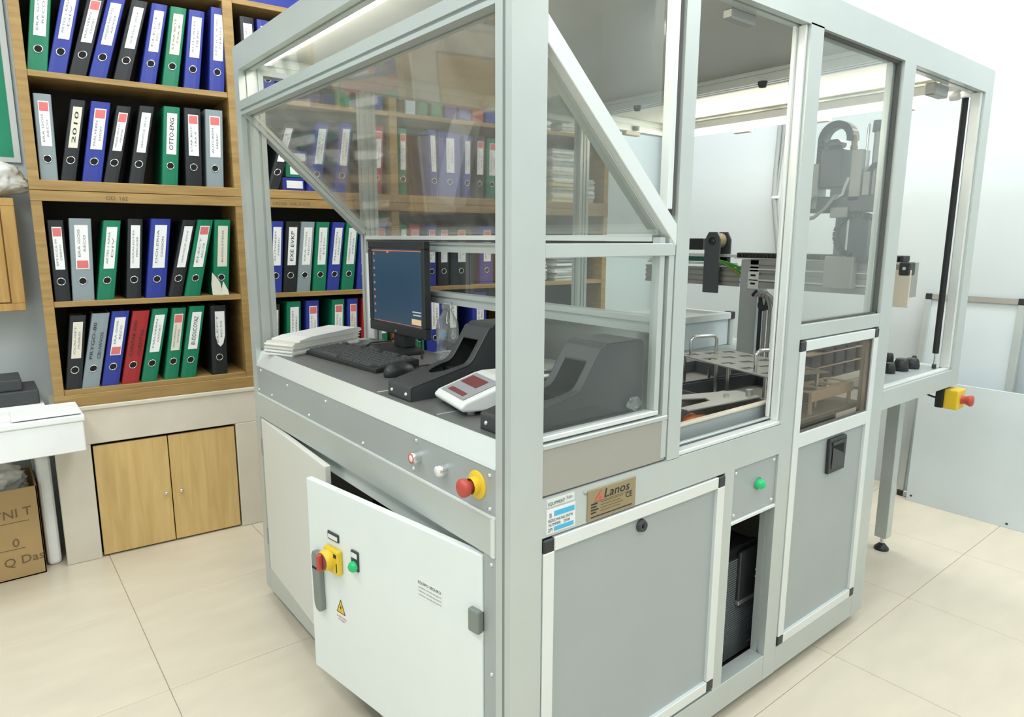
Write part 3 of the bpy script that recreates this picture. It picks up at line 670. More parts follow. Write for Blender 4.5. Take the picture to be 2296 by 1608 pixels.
# overhanging end
P('rail', (1.607, 0.0, 0.770), (2.222, 0.047, 0.838), 'alu')
P('rail', (1.607, W-0.047, 0.770), (2.222, W, 0.838), 'alu')
P('rail', (2.249, 0.047, 0.770), (2.296, W-0.047, 0.838), 'alu')
P('guide', (1.607, 0.010, 0.838), (2.222, 0.03, 0.846), 'alu_bright')
P('overhang_floor', (1.607, 0.047, 0.828), (2.249, W-0.047, 0.838), 'panel_grey')
P('pane_frame', (2.203, 0.008, 0.846), (2.221, 0.04, 1.876), 'alu_bright')
gs = MB().cyl((2.190, 0.055, 0.90), (2.196, 0.055, 1.86), 0.011, n=12).build('gas_strut', 'black_matt', mc)
o = MB().cyl((2.190, 0.055, 0.852), (2.190, 0.055, 0.90), 0.004, n=8).build('rod', 'chrome', gs)
o = MB().cyl((2.190, 0.055, 0.840), (2.190, 0.055, 0.856), 0.008, n=8).build('ball_joint', 'charcoal', gs)
# support leg under the overhang with adjustable foot
lg = P('leg', (2.225, 0.175, 0.06), (2.275, 0.225, 0.828), 'alu')
MB().cyl((2.25, 0.2, 0.03), (2.25, 0.2, 0.06), 0.008, n=10).build('threaded_rod', 'chrome', lg)
MB().lathe([(0.0, 0.0), (0.03, 0.0), (0.03, 0.008), (0.014, 0.026), (0.0, 0.03)], (2.25, 0.2, 0.0), 18).build('foot', 'black_plastic', lg)
lg = P('leg', (2.14, 1.2, 0.06), (2.19, 1.25, 0.828), 'alu')
MB().cyl((2.165, 1.225, 0.03), (2.165, 1.225, 0.06), 0.008, n=10).build('threaded_rod', 'chrome', lg)
MB().lathe([(0.0, 0.0), (0.03, 0.0), (0.03, 0.008), (0.014, 0.026), (0.0, 0.03)], (2.165, 1.225, 0.0), 18).build('foot', 'black_plastic', lg)
for x, y in ((0.06, 0.06), (0.06, 1.42), (1.54, 0.06), (1.54, 1.42), (0.8, 0.06), (0.8, 1.42)):
    MB().lathe([(0.0, 0.0), (0.024, 0.0), (0.024, 0.008), (0.01, 0.02), (0.01, 0.045)], (x, y, 0.0), 14).build('foot', 'black_plastic', mc)
# lower body closing sheets
P('back_sheet', (1.49, 0.10, 0.06), (1.50, W-0.06, 0.80), 'sheet_cream')
P('side_sheet', (0.081, W-0.03, 0.06), (1.57, W-0.02, 0.80), 'sheet_cream')
P('base_sheet', (0.05, 0.05, 0.042), (1.52, W-0.05, 0.05), 'black_matt', 0)
P('inner_wall', (0.70, 0.06, 0.05), (0.708, W-0.06, 0.80), 'charcoal', 0)
P('deck', (0.50, 0.05, 0.785), (1.57, W-0.05, 0.800), 'deck')
P('rail', (0.081, W-0.045, 0.80), (1.57, W, 0.86), 'alu')
P('rail', (0.05, W-0.045, 0.92), (0.44, W, 0.95), 'alu')

# -------- big lower door of the right side
def framed_door(x0, x1, z0, z1, fw_, caps, panel_z, y0=0.0, window=None):
    d = empty('door', (x0, y0, z0)); d.parent = mc
    wd, hd = x1-x0, z1-z0
    c = fw_*0.98
    B = lambda n, lo, hi, m='alu_bright', b=0.0015: bx(n, lo, hi, m, d, b)
    y_ = -0.004
    B('frame_bar', (c, y_, hd-fw_), (wd-c, 0.022, hd)); B('frame_bar', (c, y_, 0), (wd-c, 0.022, fw_))
    B('frame_bar', (0, y_, c), (fw_, 0.022, hd-c)); B('frame_bar', (wd-fw_, y_, c), (wd, 0.022, hd-c))
    for cx, cz in ((0, 0), (wd-c, 0), (0, hd-c), (wd-c, hd-c)):
        B('corner_cap', (cx, y_-0.0005, cz), (cx+c, 0.0225, cz+c), 'black_plastic', 0.003)
    for a, b_ in panel_z: B('panel', (fw_, 0.006, a-z0), (wd-fw_, 0.014, b_-z0), 'panel_grey', 0)
    B('panel_gap', (fw_, 0.004, hd-fw_-0.0025), (wd-fw_, 0.008, hd-fw_), 'slot', 0)
    return d
d1 = framed_door(0.083, 0.705, 0.135, 0.744, 0.030, True, [(0.165, 0.714)])
k = MB().lathe([(0.0, 0.001), (0.005, 0.001), (0.006, -0.003), (0.013, -0.004), (0.016, 0.006)], (0.389-0.083, 0.0, 0.691-0.135), 20, 'y').build('lock', 'charcoal', d1)
bx('keyway', (0.389-0.083-0.0012, -0.0025, 0.691-0.135-0.006), (0.389-0.083+0.0012, 0.0015, 0.691-0.135+0.006), 'void', d1, 0)
d2 = framed_door(1.034, 1.522, 0.126, 1.060, 0.030, True, [(0.156, 0.745)])
bx('frame_bar', (0.03, -0.003, 0.745-0.126), (0.458, 0.02, 0.788-0.126), 'alu_bright', d2)
bx('window_pane', (0.03, 0.006, 0.788-0.126), (0.458, 0.011, 1.030-0.126), 'glass_smoke', d2, 0)
for lo, hi in (((0.03, 0.002, 0.662), (0.458, 0.006, 0.668)), ((0.03, 0.002, 0.898), (0.458, 0.006, 0.904)), ((0.452, 0.002, 0.668), (0.458, 0.006, 0.898)), ((0.03, 0.002, 0.668), (0.034, 0.006, 0.898))):
    bx('window_seal', lo, hi, 'slot', d2, 0)
hx, hz = 1.308-1.034, 0.677-0.126
hd_ = MB(); hd_.prism([(hx-0.052, hz-0.055), (hx+0.052, hz-0.055), (hx+0.056, hz+0.05), (hx+0.05, hz+0.058), (hx-0.05, hz+0.058), (hx-0.056, hz+0.05)], 'y', -0.005, 0.006)
ho = hd_.build('recessed_handle', 'black_plastic', d2, 0.002)
bx('hollow_shade', (hx-0.036, -0.0065, hz-0.025), (hx+0.036, -0.0045, hz+0.042), 'void', d2, 0)  # black plate painted as the shaded hollow of the grip
MB().add([(hx-0.036, -0.007, hz-0.04), (hx+0.036, -0.007, hz-0.04), (hx+0.036, -0.0075, hz+0.0), (hx-0.036, -0.0075, hz+0.03), (hx-0.036, -0.005, hz-0.04), (hx+0.036, -0.005, hz-0.04), (hx+0.036, -0.005, hz+0.0), (hx-0.036, -0.005, hz+0.03)],
     [(0, 1, 2, 3), (7, 6, 5, 4), (0, 4, 5, 1), (1, 5, 6, 2), (2, 6, 7, 3), (3, 7, 4, 0)]).build('grip', 'stand_grey', d2)
bx('grip_bar', (hx-0.04, -0.009, hz+0.036), (hx+0.04, -0.005, hz+0.046), 'charcoal', d2, 0.001)

# -------- name plate and stickers on the right side
npz0, npz1 = 0.750, 0.819
np_ = P('name_plate', (0.206, -0.0025, npz0), (0.357, 0.0, npz1), 'brass', 0.0006)
FX = lambda x, z: frame_m((x, -0.0033, z), (1, 0, 0), (0, 0, 1))
text('plate_name', 'Lanos', 0.029, 'ink', np_, FX(0.296, 0.803) @ Matrix(((1, 0.25, 0, 0), (0, 1, 0, 0), (0, 0, 1, 0), (0, 0, 0, 1))), length=0.078)
MB().add([(0.226, -0.0032, 0.793), (0.238, -0.0032, 0.793), (0.250, -0.0032, 0.812), (0.244, -0.0032, 0.812)], [(0, 1, 2, 3)]).build('plate_emblem', 'ink_red', np_)
MB().add([(0.241, -0.0032, 0.793), (0.253, -0.0032, 0.793), (0.252, -0.0032, 0.798), (0.243, -0.0032, 0.798)], [(0, 1, 2, 3)]).build('plate_emblem', 'ink_red', np_)
text('plate_mark', 'CE', 0.018, 'ink', np_, FX(0.334, 0.782))
for i, (a, b_) in enumerate(((0.216, 0.235), (0.216, 0.232), (0.216, 0.238), (0.216, 0.231))):
    z = 0.785-0.0065*i
    bx('plate_print', (a, -0.0032, z), (b_, -0.0026, z+0.0028), 'ink', np_, 0)
    bx('plate_print', (0.245, -0.0032, z+0.0008), (0.315-0.008*(i % 2), -0.0026, z+0.0018), 'ink_pencil', np_, 0)
bx('plate_print', (0.216, -0.0032, 0.7565), (0.345, -0.0026, 0.7585), 'ink', np_, 0)
bx('plate_print', (0.225, -0.0032, 0.7895), (0.345, -0.0026, 0.7902), 'ink_pencil', np_, 0)
for x, z in ((0.2, 0.817),): MB().lathe([(0, -0.004), (0.004, -0.0035), (0.0045, 0.0)], (x, 0, z), 10, 'y').build('screw', 'alu_dark', mc)
sk_ = P('sticker', (0.092, -0.0012, 0.754), (0.171, 0.0, 0.806), 'paper', 0)
bx('sticker_band', (0.112, -0.002, 0.789), (0.168, -0.0012, 0.800), 'ink_blue', sk_, 0)
bx('sticker_band', (0.112, -0.002, 0.7575), (0.166, -0.0012, 0.7665), 'ink_blue', sk_, 0)
text('sticker_print', 'B', 0.014, 'ink_grey', sk_, frame_m((0.102, -0.002, 0.792), (1, 0, 0), (0, 0, 1)))
text('sticker_print', 'BEZEICHNUNG: ENTW', 0.009, 'ink', sk_, frame_m((0.130, -0.002, 0.781), (1, 0, 0), (0, 0, 1)), length=0.068)
text('sticker_print', 'NUMMER:   2P/08', 0.009, 'ink', sk_, frame_m((0.126, -0.002, 0.772), (1, 0, 0), (0, 0, 1)), length=0.058)
text('sticker_print', '2P/', 0.011, 'ink', sk_, frame_m((0.102, -0.002, 0.7615), (1, 0, 0), (0, 0, 1)))
sk_ = P('sticker', (0.092, -0.001, 0.811), (0.168, 0.0, 0.827), 'alu_bright', 0)
text('sticker_print', 'EQUIPMENT', 0.010, 'ink', sk_, frame_m((0.118, -0.002, 0.817), (1, 0, 0), (0, 0, 1)), length=0.045)
text('sticker_print', 'Fabr.', 0.010, 'ink_grey', sk_, frame_m((0.155, -0.002, 0.820), (1, 0, 0), (0, 0, 1)))

# -------- desk and front fascia
P('desk_top', (0.022, 0.047, 0.925), (0.474, W-0.047, 0.950), 'desk_top', 0)
P('desk_seam', (0.03, 0.585, 0.950), (0.47, 0.592, 0.9508), 'alu_bright', 0)
P('desk_seam', (0.03, 0.300, 0.950), (0.47, 0.306, 0.9508), 'alu', 0)
MB().prism([(-0.002, 0.897), (0.0, 0.903), (0.020, 0.948), (0.030, 0.950), (0.030, 0.925), (0.012, 0.897)], 'y', PW, W-PW).build('desk_edge', 'alu_bright', mc)  # brighter metal colour carries the light on this upward slope
P('fascia', (0.0, PW, 0.800), (0.012, W-PW, 0.897), 'panel_grey', 0.0008)
P('fascia_lip', (-0.004, PW, 0.793), (0.012, W-PW, 0.800), 'alu_bright', 0.001)
P('front_rail', (-0.003, PW+0.003, 0.712), (0.012, W-PW, 0.793), 'alu')
P('seam_strip', (-0.004, PW+0.0006, 0.712), (0.010, PW+0.012, 0.793), 'alu_bright', 0.0005)
for y, z in ((1.40, 0.885), (1.15, 0.875), (0.85, 0.880), (0.345, 0.886), (1.30, 0.815), (0.98, 0.812), (0.62, 0.812), (0.36, 0.815), (0.065, 0.882), (0.065, 0.812), (1.43, 0.812)):
    MB().lathe([(0, -0.0045), (0.0035, -0.004), (0.0045, 0.0)], (0.0, y, z), 10, 'x').build('screw', 'screw', mc)
# push buttons
pb = MB().lathe([(0.013, -0.02), (0.014, -0.018), (0.014, 0.0)], (0.0, 0.338, 0.848), 20, 'x').build('push_button', 'chrome', mc)
o = MB().lathe([(0.0, -0.0205), (0.0125, -0.0205), (0.013, -0.019)], (0.0, 0.338, 0.848), 20, 'x').build('button_face', 'red_tab', pb)
MB().lathe([(0.0, -0.0212), (0.007, -0.0212), (0.0075, -0.0205)], (0.0, 0.338, 0.848), 16, 'x').build('button_mark', 'white_plastic', pb)
pb = MB().lathe([(0.012, -0.02), (0.0135, -0.018), (0.0135, 0.0)], (0.0, 0.228, 0.848), 20, 'x').build('push_button', 'chrome', mc)
MB().lathe([(0.0, -0.0205), (0.0115, -0.0205), (0.012, -0.019)], (0.0, 0.228, 0.848), 20, 'x').build('button_face', 'white_plastic', pb)
es = MB().lathe([(0.0, -0.004), (0.028, -0.004), (0.030, -0.002), (0.030, 0.0)], (0.0, 0.108, 0.850), 28, 'x').build('emergency_stop', 'yellow', mc)
MB().lathe([(0.0, -0.045), (0.012, -0.044), (0.0185, -0.040), (0.0195, -0.034), (0.0185, -0.028), (0.0115, -0.022), (0.0115, -0.004)], (0.0, 0.108, 0.850), 28, 'x').build('mushroom_button', 'red_btn', es)
MB().lathe([(0.0165, -0.018), (0.018, -0.012), (0.018, -0.004)], (0.0, 0.108, 0.850), 28, 'x').build('collar', 'yellow', es)
# lower front: sheets beside the doors, plinth, dark inside
P('front_strip', (0.0, PW, 0.13), (0.010, 0.088, 0.712), 'panel_grey')
P('front_strip', (0.0, 1.422, 0.13), (0.010, W-PW, 0.712), 'panel_grey')
P('plinth', (0.0, PW, 0.04), (0.02, W-PW, 0.13), 'alu')
for z in (0.695, 0.45): MB().lathe([(0, -0.0045), (0.0035, -0.004), (0.0045, 0.0)], (0.0, 0.060, z), 10, 'x').build('screw', 'screw', mc)
P('inner_lip', (0.012, 0.09, 0.700), (0.10, 1.42, 0.712), 'sheet_white')
P('inner_frame', (0.022, 0.09, 0.652), (0.028, 1.42, 0.700), 'sheet_white')
P('mounting_plate', (0.40, 0.12, 0.10), (0.41, 1.38, 0.70), 'charcoal', 0)
for i in range(7):
    P('relay', (0.33, 0.62+0.05*i, 0.58), (0.40, 0.655+0.05*i, 0.66), 'charcoal' if i % 2 else 'stand_grey')
# cabinet doors, both ajar
def cab_door(hy, free, ln, z0, z1, m):
    hinge = Vector((-0.004, hy, 0)); u = (Vector((free[0], free[1], 0))-hinge).normalized()
    nn = Vector((-abs(u.y), 0, 0)); nn = Vector((-u.y, u.x, 0)); 
    if nn.x > 0: nn = -nn
    mm = Matrix((u, nn, Vector((0, 0, 1)))).transposed().to_4x4(); mm.translation = hinge
    d = empty('cabinet_door', (0, 0, 0)); d.parent = mc; d.matrix_local = mm
    bx('leaf', (0.0, -0.018, z0), (ln, 0.0, z1), m, d, 0.003, 2)
    return d
dl = cab_door(1.42, (-0.037, 0.79), 0.628, 0.135, 0.708, 'sheet_cream')
for z in (0.60, 0.26): bx('hinge', (-0.012, -0.01, z-0.03), (0.004, 0.003, z+0.03), 'alu_dark', dl)
drr = cab_door(0.088, (-0.107, 0.748), 0.672, 0.145, 0.704, 'sheet_white')
bx('hinge', (0.0, -0.020, 0.53), (0.032, 0.012, 0.582), 'handle_grey', drr, 0.004, 2)
bx('hinge', (0.0, -0.020, 0.20), (0.032, 0.012, 0.252), 'handle_grey', drr, 0.004, 2)
hnd = MB(); hnd.prism([(0.0, 0.33), (0.02, 0.008+0.33)], 'x', 0, 0) if False else None
lv = MB().prism([(0.600, 0.345), (0.612, 0.338), (0.628, 0.342), (0.636, 0.360), (0.640, 0.495), (0.634, 0.510), (0.616, 0.512), (0.604, 0.502)], 'y', 0.0, 0.016).build('lever_handle', 'handle_grey', drr, 0.003, 2)
bx('key_slot', (0.606, 0.016, 0.462), (0.634, 0.0175, 0.467), 'void', drr, 0)
sw = bx('rotary_switch', (0.510, 0.0, 0.478), (0.575, 0.016, 0.545), 'yellow', drr, 0.004, 2)
MB().lathe([(0.0, 0.036), (0.024, 0.036), (0.027, 0.031), (0.028, 0.016)], (0.553, 0.0, 0.513), 26, 'y').build('knob_collar', 'yellow', drr)
MB().lathe([(0.0, 0.0372), (0.0225, 0.0372), (0.0235, 0.0362)], (0.553, 0.0, 0.513), 26, 'y').build('knob_face', 'maroon', drr)
bx('knob_grip', (0.547, 0.036, 0.490), (0.559, 0.050, 0.536), 'red_btn', drr, 0.003)
bx('switch_print', (0.514, 0.0162, 0.488), (0.518, 0.0168, 0.512), 'ink', drr, 0)
bx('switch_print', (0.516, 0.0162, 0.526), (0.528, 0.0168, 0.536), 'ink', drr, 0)
tg = bx('tag_plate', (0.522, 0.0, 0.562), (0.572, 0.004, 0.584), 'charcoal', drr, 0.001)
bx('tag_label', (0.526, 0.004, 0.566), (0.568, 0.0048, 0.577), 'paper', drr, 0)
tg = bx('tag_plate', (0.436, 0.0, 0.512), (0.466, 0.005, 0.565), 'charcoal', drr, 0.001)
bx('tag_label', (0.439, 0.005, 0.547), (0.463, 0.0058, 0.560), 'paper', drr, 0)
MB().lathe([(0.0, 0.020), (0.008, 0.019), (0.013, 0.014), (0.0145, 0.006), (0.0145, 0.0)], (0.452, 0.0, 0.524), 20, 'y').build('indicator_lamp', 'green_lamp', drr)
ws = MB().add([(0.508, 0.0008, 0.362), (0.548, 0.0008, 0.362), (0.528, 0.0008, 0.402)], [(0, 1, 2)]).build('warning_sign', 'yellow', drr)
def ring_tri(x0, x1, z0, z1, y, f):
    cx_, cz_ = (x0+x1)/2, z0+(z1-z0)/3
    o_ = [(x0, z0), (x1, z0), ((x0+x1)/2, z1)]; i_ = [(cx_+(a-cx_)*f, cz_+(c-cz_)*f) for a, c in o_]
    return [(a, y, c) for a, c in o_+i_], [(0, 1, 4, 3), (1, 2, 5, 4), (2, 0, 3, 5)]
MB().add(*ring_tri(0.508, 0.548, 0.362, 0.402, 0.0012, 0.85)).build('sign_border', 'ink', drr)
MB().add([(0.530, 0.0013, 0.388), (0.524, 0.0013, 0.377), (0.529, 0.0013, 0.377), (0.526, 0.0013, 0.367), (0.533, 0.0013, 0.380), (0.528, 0.0013, 0.380)], [(0, 1, 2, 3, 4, 5)]).build('sign_bolt', 'ink', drr)
DXF = lambda x, z: frame_m((x, 0.0012, z), (-1, 0, 0), (0, 0, 1))
s_ = bx('warning_note', (0.500, 0.0, 0.340), (0.552, 0.0006, 0.356), 'paper', drr, 0)
text('note_print', 'ATENCIONES', 0.008, 'ink_red', drr, DXF(0.526, 0.350), length=0.044)
text('note_print', 'riesgo', 0.007, 'ink_grey', drr, DXF(0.526, 0.343), length=0.03)
s_ = bx('notice_label', (0.122, 0.0, 0.535), (0.208, 0.0006, 0.578), 'sheet_white', drr, 0)
text('notice_print', 'EQUIPO SEGURO', 0.010, 'ink', drr, DXF(0.166, 0.572), length=0.078)
for i in range(3): text('notice_print', 'mantener cerrada esta puerta', 0.006, 'ink_grey', drr, DXF(0.165, 0.561-0.009*i), length=0.078)

# emergency stop box behind the overhang
eb = empty('emergency_stop_box', (2.262, 0.05, 0.718)); eb.parent = mc; eb.rotation_euler = (0, 0, R(-90))
bx('bracket', (-0.03, -0.01, 0.02), (0.0, 0.01, 0.052), 'alu_dark', eb)
bx('base', (0.0, -0.040, -0.040), (0.03, 0.040, 0.040), 'black_plastic', eb, 0.004, 2)
bx('cover', (0.03, -0.040, -0.040), (0.082, 0.040, 0.040), 'yellow', eb, 0.006, 2)
MB().lathe([(0.018, 0.082), (0.015, 0.092), (0.017, 0.099), (0.023, 0.112), (0.020, 0.120), (0.0, 0.122)], (0, 0, 0), 22, 'x').build('mushroom_button', 'red_btn', eb)
MB().tube([(0.0, 0.0, -0.01), (-0.03, 0.0, -0.005), (-0.06, 0.0, 0.005)], 0.004, 8).build('cable', 'charcoal', eb)


# ================================================================== ON THE DESK
DZ = 0.9505
# monitor
mo = empty('monitor', (0.40, 1.135, DZ), 0); tag(mo, 'black flat monitor with a dark blue screen on the desk', 'monitor')
my0, my1, mz0, mz1 = -0.195, 0.195, 0.058, 0.380
bx('bezel', (-0.012, my0, mz1-0.026), (0.014, my1, mz1), 'black_plastic', mo, 0.003)
bx('bezel', (-0.012, my0, mz0), (0.014, my1, mz0+0.036), 'black_plastic', mo, 0.003)
bx('bezel', (-0.012, my0, mz0+0.036), (0.014, my0+0.02, mz1-0.026), 'black_plastic', mo, 0.003)
bx('bezel', (-0.012, my1-0.02, mz0+0.036), (0.014, my1, mz1-0.026), 'black_plastic', mo, 0.003)
bx('back_shell', (0.012, my0+0.035, mz0+0.03), (0.035, my1-0.035, mz1-0.03), 'black_plastic', mo, 0.012, 2)
sc_ = bx('screen', (-0.007, my0+0.02, mz0+0.036), (0.010, my1-0.02, mz1-0.026), 'screen', mo, 0)
yb, yt = my1-0.02, mz1-0.026
def sp(name, y0, y1, z0, z1, m): bx(name, (-0.0082, y0, z0), (-0.0070, y1, z1), m, sc_, 0)
sp('screen_line', my0+0.022, my1-0.022, yt-0.008, yt-0.005, 'screen_orange')
sp('screen_icon', 0.045, 0.062, yt-0.014, yt-0.006, 'screen_orange')
for i in range(9): sp('screen_icon', 0.152, 0.161, yt-0.022-0.026*i, yt-0.014-0.026*i, 'screen_orange')
sp('screen_button', -0.165, -0.105, 0.103, 0.122, 'screen_peach')
sp('screen_text', -0.165, -0.115, 0.134, 0.138, 'screen_pale'); sp('screen_text', -0.165, -0.110, 0.144, 0.148, 'screen_pale')
sp('screen_line', my0+0.022, my1-0.022, 0.096, 0.0975, 'screen_orange')
text('maker_mark', 'oc', 0.014, 'screen_pale', mo, frame_m((-0.0126, 0.0, mz0+0.014), (0, -1, 0), (0, 0, 1)))
bx('neck', (0.0, -0.04, 0.012), (0.045, 0.04, 0.075), 'black_plastic', mo, 0.004, 2)
MB().prism([(-0.12, -0.13), (-0.12, 0.13), (0.03, 0.12), (0.06, 0.05), (0.06, -0.05), (0.03, -0.12)], 'z', 0.0, 0.012).build('foot', 'black_plastic', mo, 0.003)
MB().tube([(0.03, 0.02, 0.08), (0.045, 0.07, 0.05), (0.02, 0.10, 0.02), (-0.05, 0.12, 0.016), (-0.10, 0.06, 0.0155), (-0.14, -0.02, 0.004), (-0.16, -0.09, 0.004)], 0.0025, 6).build('cable', 'black_matt', mo)
MB().tube([(0.03, -0.05, 0.085), (0.03, -0.10, 0.05), (0.0, -0.155, 0.01), (-0.03, -0.20, 0.004)], 0.003, 6).build('cable', 'black_matt', mo)
# ruler-like white strip beside the monitor
p = MB().box((0.43, 1.385, 0.96), (0.433, 1.43, 1.285)).build('paper_strip', 'paper', mc)
# keyboard
kb = empty('keyboard', (0.20, 1.035, DZ), R(4)); tag(kb, 'black computer keyboard lying in front of the monitor', 'keyboard')
MB().prism([(-0.078, 0.0), (0.078, 0.0), (0.078, 0.024), (0.070, 0.026), (-0.074, 0.014), (-0.078, 0.012)], 'y', -0.222, 0.222).build('body', 'black_plastic', kb, 0.002)
key = None
rows_ = [(0.058, 16), (0.031, 20), (0.012, 20), (-0.007, 20), (-0.026, 20), (-0.045, 20), (-0.063, 14)]
for r, (kx, n_) in enumerate(rows_):
    yy = 0.212; pitch = 0.424/n_ if n_ != 14 else 0.021
    for i in range(n_):
        kw = pitch*0.84
        if n_ == 14 and i == 4: kw = pitch*4.8
        if n_ == 14 and i > 10: kw = pitch*1.0
        y = yy-kw/2
        if r == 0 and i in (1, 5, 9, 13): yy -= pitch; continue
        zt = 0.014+(kx+0.074)/0.144*0.012
        o = bpy.data.objects.new('key', None) if False else None
        mb = MB().add([(-0.0078, -kw/2, 0), (0.0078, -kw/2, 0), (0.0078, kw/2, 0), (-0.0078, kw/2, 0), (-0.006, -kw/2+0.002, 0.006), (0.006, -kw/2+0.002, 0.006), (0.006, kw/2-0.002, 0.006), (-0.006, kw/2-0.002, 0.006)],
              [(0, 3, 2, 1), (4, 5, 6, 7), (0, 1, 5, 4), (1, 2, 6, 5), (2, 3, 7, 6), (3, 0, 4, 7)])
        kk = (round(kw, 4),)
        if key is None: key = {}
        if kk not in key: o = mb.build('key', 'key', kb); key[kk] = o.data
        else:
            o = bpy.data.objects.new('key', key[kk]); COL.objects.link(o); o.parent = kb
        o.location = (kx, y, zt); o.rotation_euler = (0, -0.083, 0)
        yy -= kw/0.84 if kw > pitch else pitch
# mouse
ms = empty('mouse', (0.185, 0.752, DZ), R(18)); tag(ms, 'black computer mouse beside the keyboard', 'mouse')
bm = bmesh.new(); bmesh.ops.create_uvsphere(bm, u_segments=24, v_segments=14, radius=1)
for v in bm.verts:
    x, y, z = v.co; k = 1.0-0.12*x*x
    v.co = (x*0.058, y*0.031*k, max(z, -0.28)*0.030*(1.0-0.22*x)+0.0086)
me = bpy.data.meshes.new('body'); bm.to_mesh(me); bm.free()
for q in me.polygons: q.use_smooth = True
me.materials.append(M['black_plastic']); o = bpy.data.objects.new('body', me); COL.objects.link(o); o.parent = ms
bx('wheel', (-0.034, -0.003, 0.026), (-0.018, 0.003, 0.0345), 'charcoal', ms, 0.001)
MB().tube([(0.055, 0, 0.008), (0.08, 0.01, 0.004), (0.12, 0.03, 0.003), (0.16, 0.02, 0.003)], 0.002, 6).build('cable', 'black_matt', ms)
# folded stack of continuous paper
pa = empty('paper_pile', (0.185, 1.362, DZ), R(24)); tag(pa, 'pile of folded white printouts at the end of the desk', 'papers')
zz = 0.0
for i in range(9):
    t_ = 0.0055; dx = random.uniform(-0.008, 0.006); dy = random.uniform(-0.004, 0.004)
    n_ = 12; poly = []
    # leaf with a rounded fold at one end
    L0, L1 = -0.17+dx, 0.155+dx
    mb = MB(); pr = [(L0, 0.0), (L1, 0.0), (L1+0.012, t_*0.5), (L1, t_*0.95), (L0, t_*0.95)]
    if i == 8: pr = [(L0+0.03, 0.0), (L1, 0.0), (L1+0.022, 0.006), (L1+0.016, 0.0155), (L1-0.01, 0.019), (L0+0.08, 0.0125), (L0+0.03, 0.005)]
    mb.prism(pr, 'y', -0.066+dy, 0.066+dy, Matrix.Translation((0, 0, zz)))
    mb.build('leaf', 'paper' if i % 3 != 1 else 'paper_cream', pa); zz += t_
# bottle
bo = empty('water_bottle', (0.425, 0.862, DZ)); tag(bo, 'clear plastic bottle standing beside the monitor', 'bottle')
MB().lathe([(0.0, 0.001), (0.030, 0.0), (0.036, 0.008), (0.036, 0.04), (0.034, 0.05), (0.036, 0.06), (0.036, 0.115), (0.033, 0.128), (0.016, 0.158), (0.0155, 0.168)], n=28).build('body', 'pet', bo)
MB().lathe([(0.0, 0.002), (0.031, 0.002), (0.0335, 0.008), (0.0335, 0.022), (0.0, 0.022)], n=28).build('water', 'pet', bo)
MB().lathe([(0.0165, 0.166), (0.0175, 0.168), (0.0175, 0.186), (0.016, 0.1885), (0.0, 0.1885)], n=24).build('cap', 'pet', bo)
MB().lathe([(0.0365, 0.072), (0.0365, 0.105)], n=28).build('label_sleeve', 'pet', bo)
text('bottle_print', 'ES', 0.02, 'ink_blue', bo, frame_m((-0.029, -0.024, 0.09), (0.62, -0.78, 0), (0, 0, 1)))
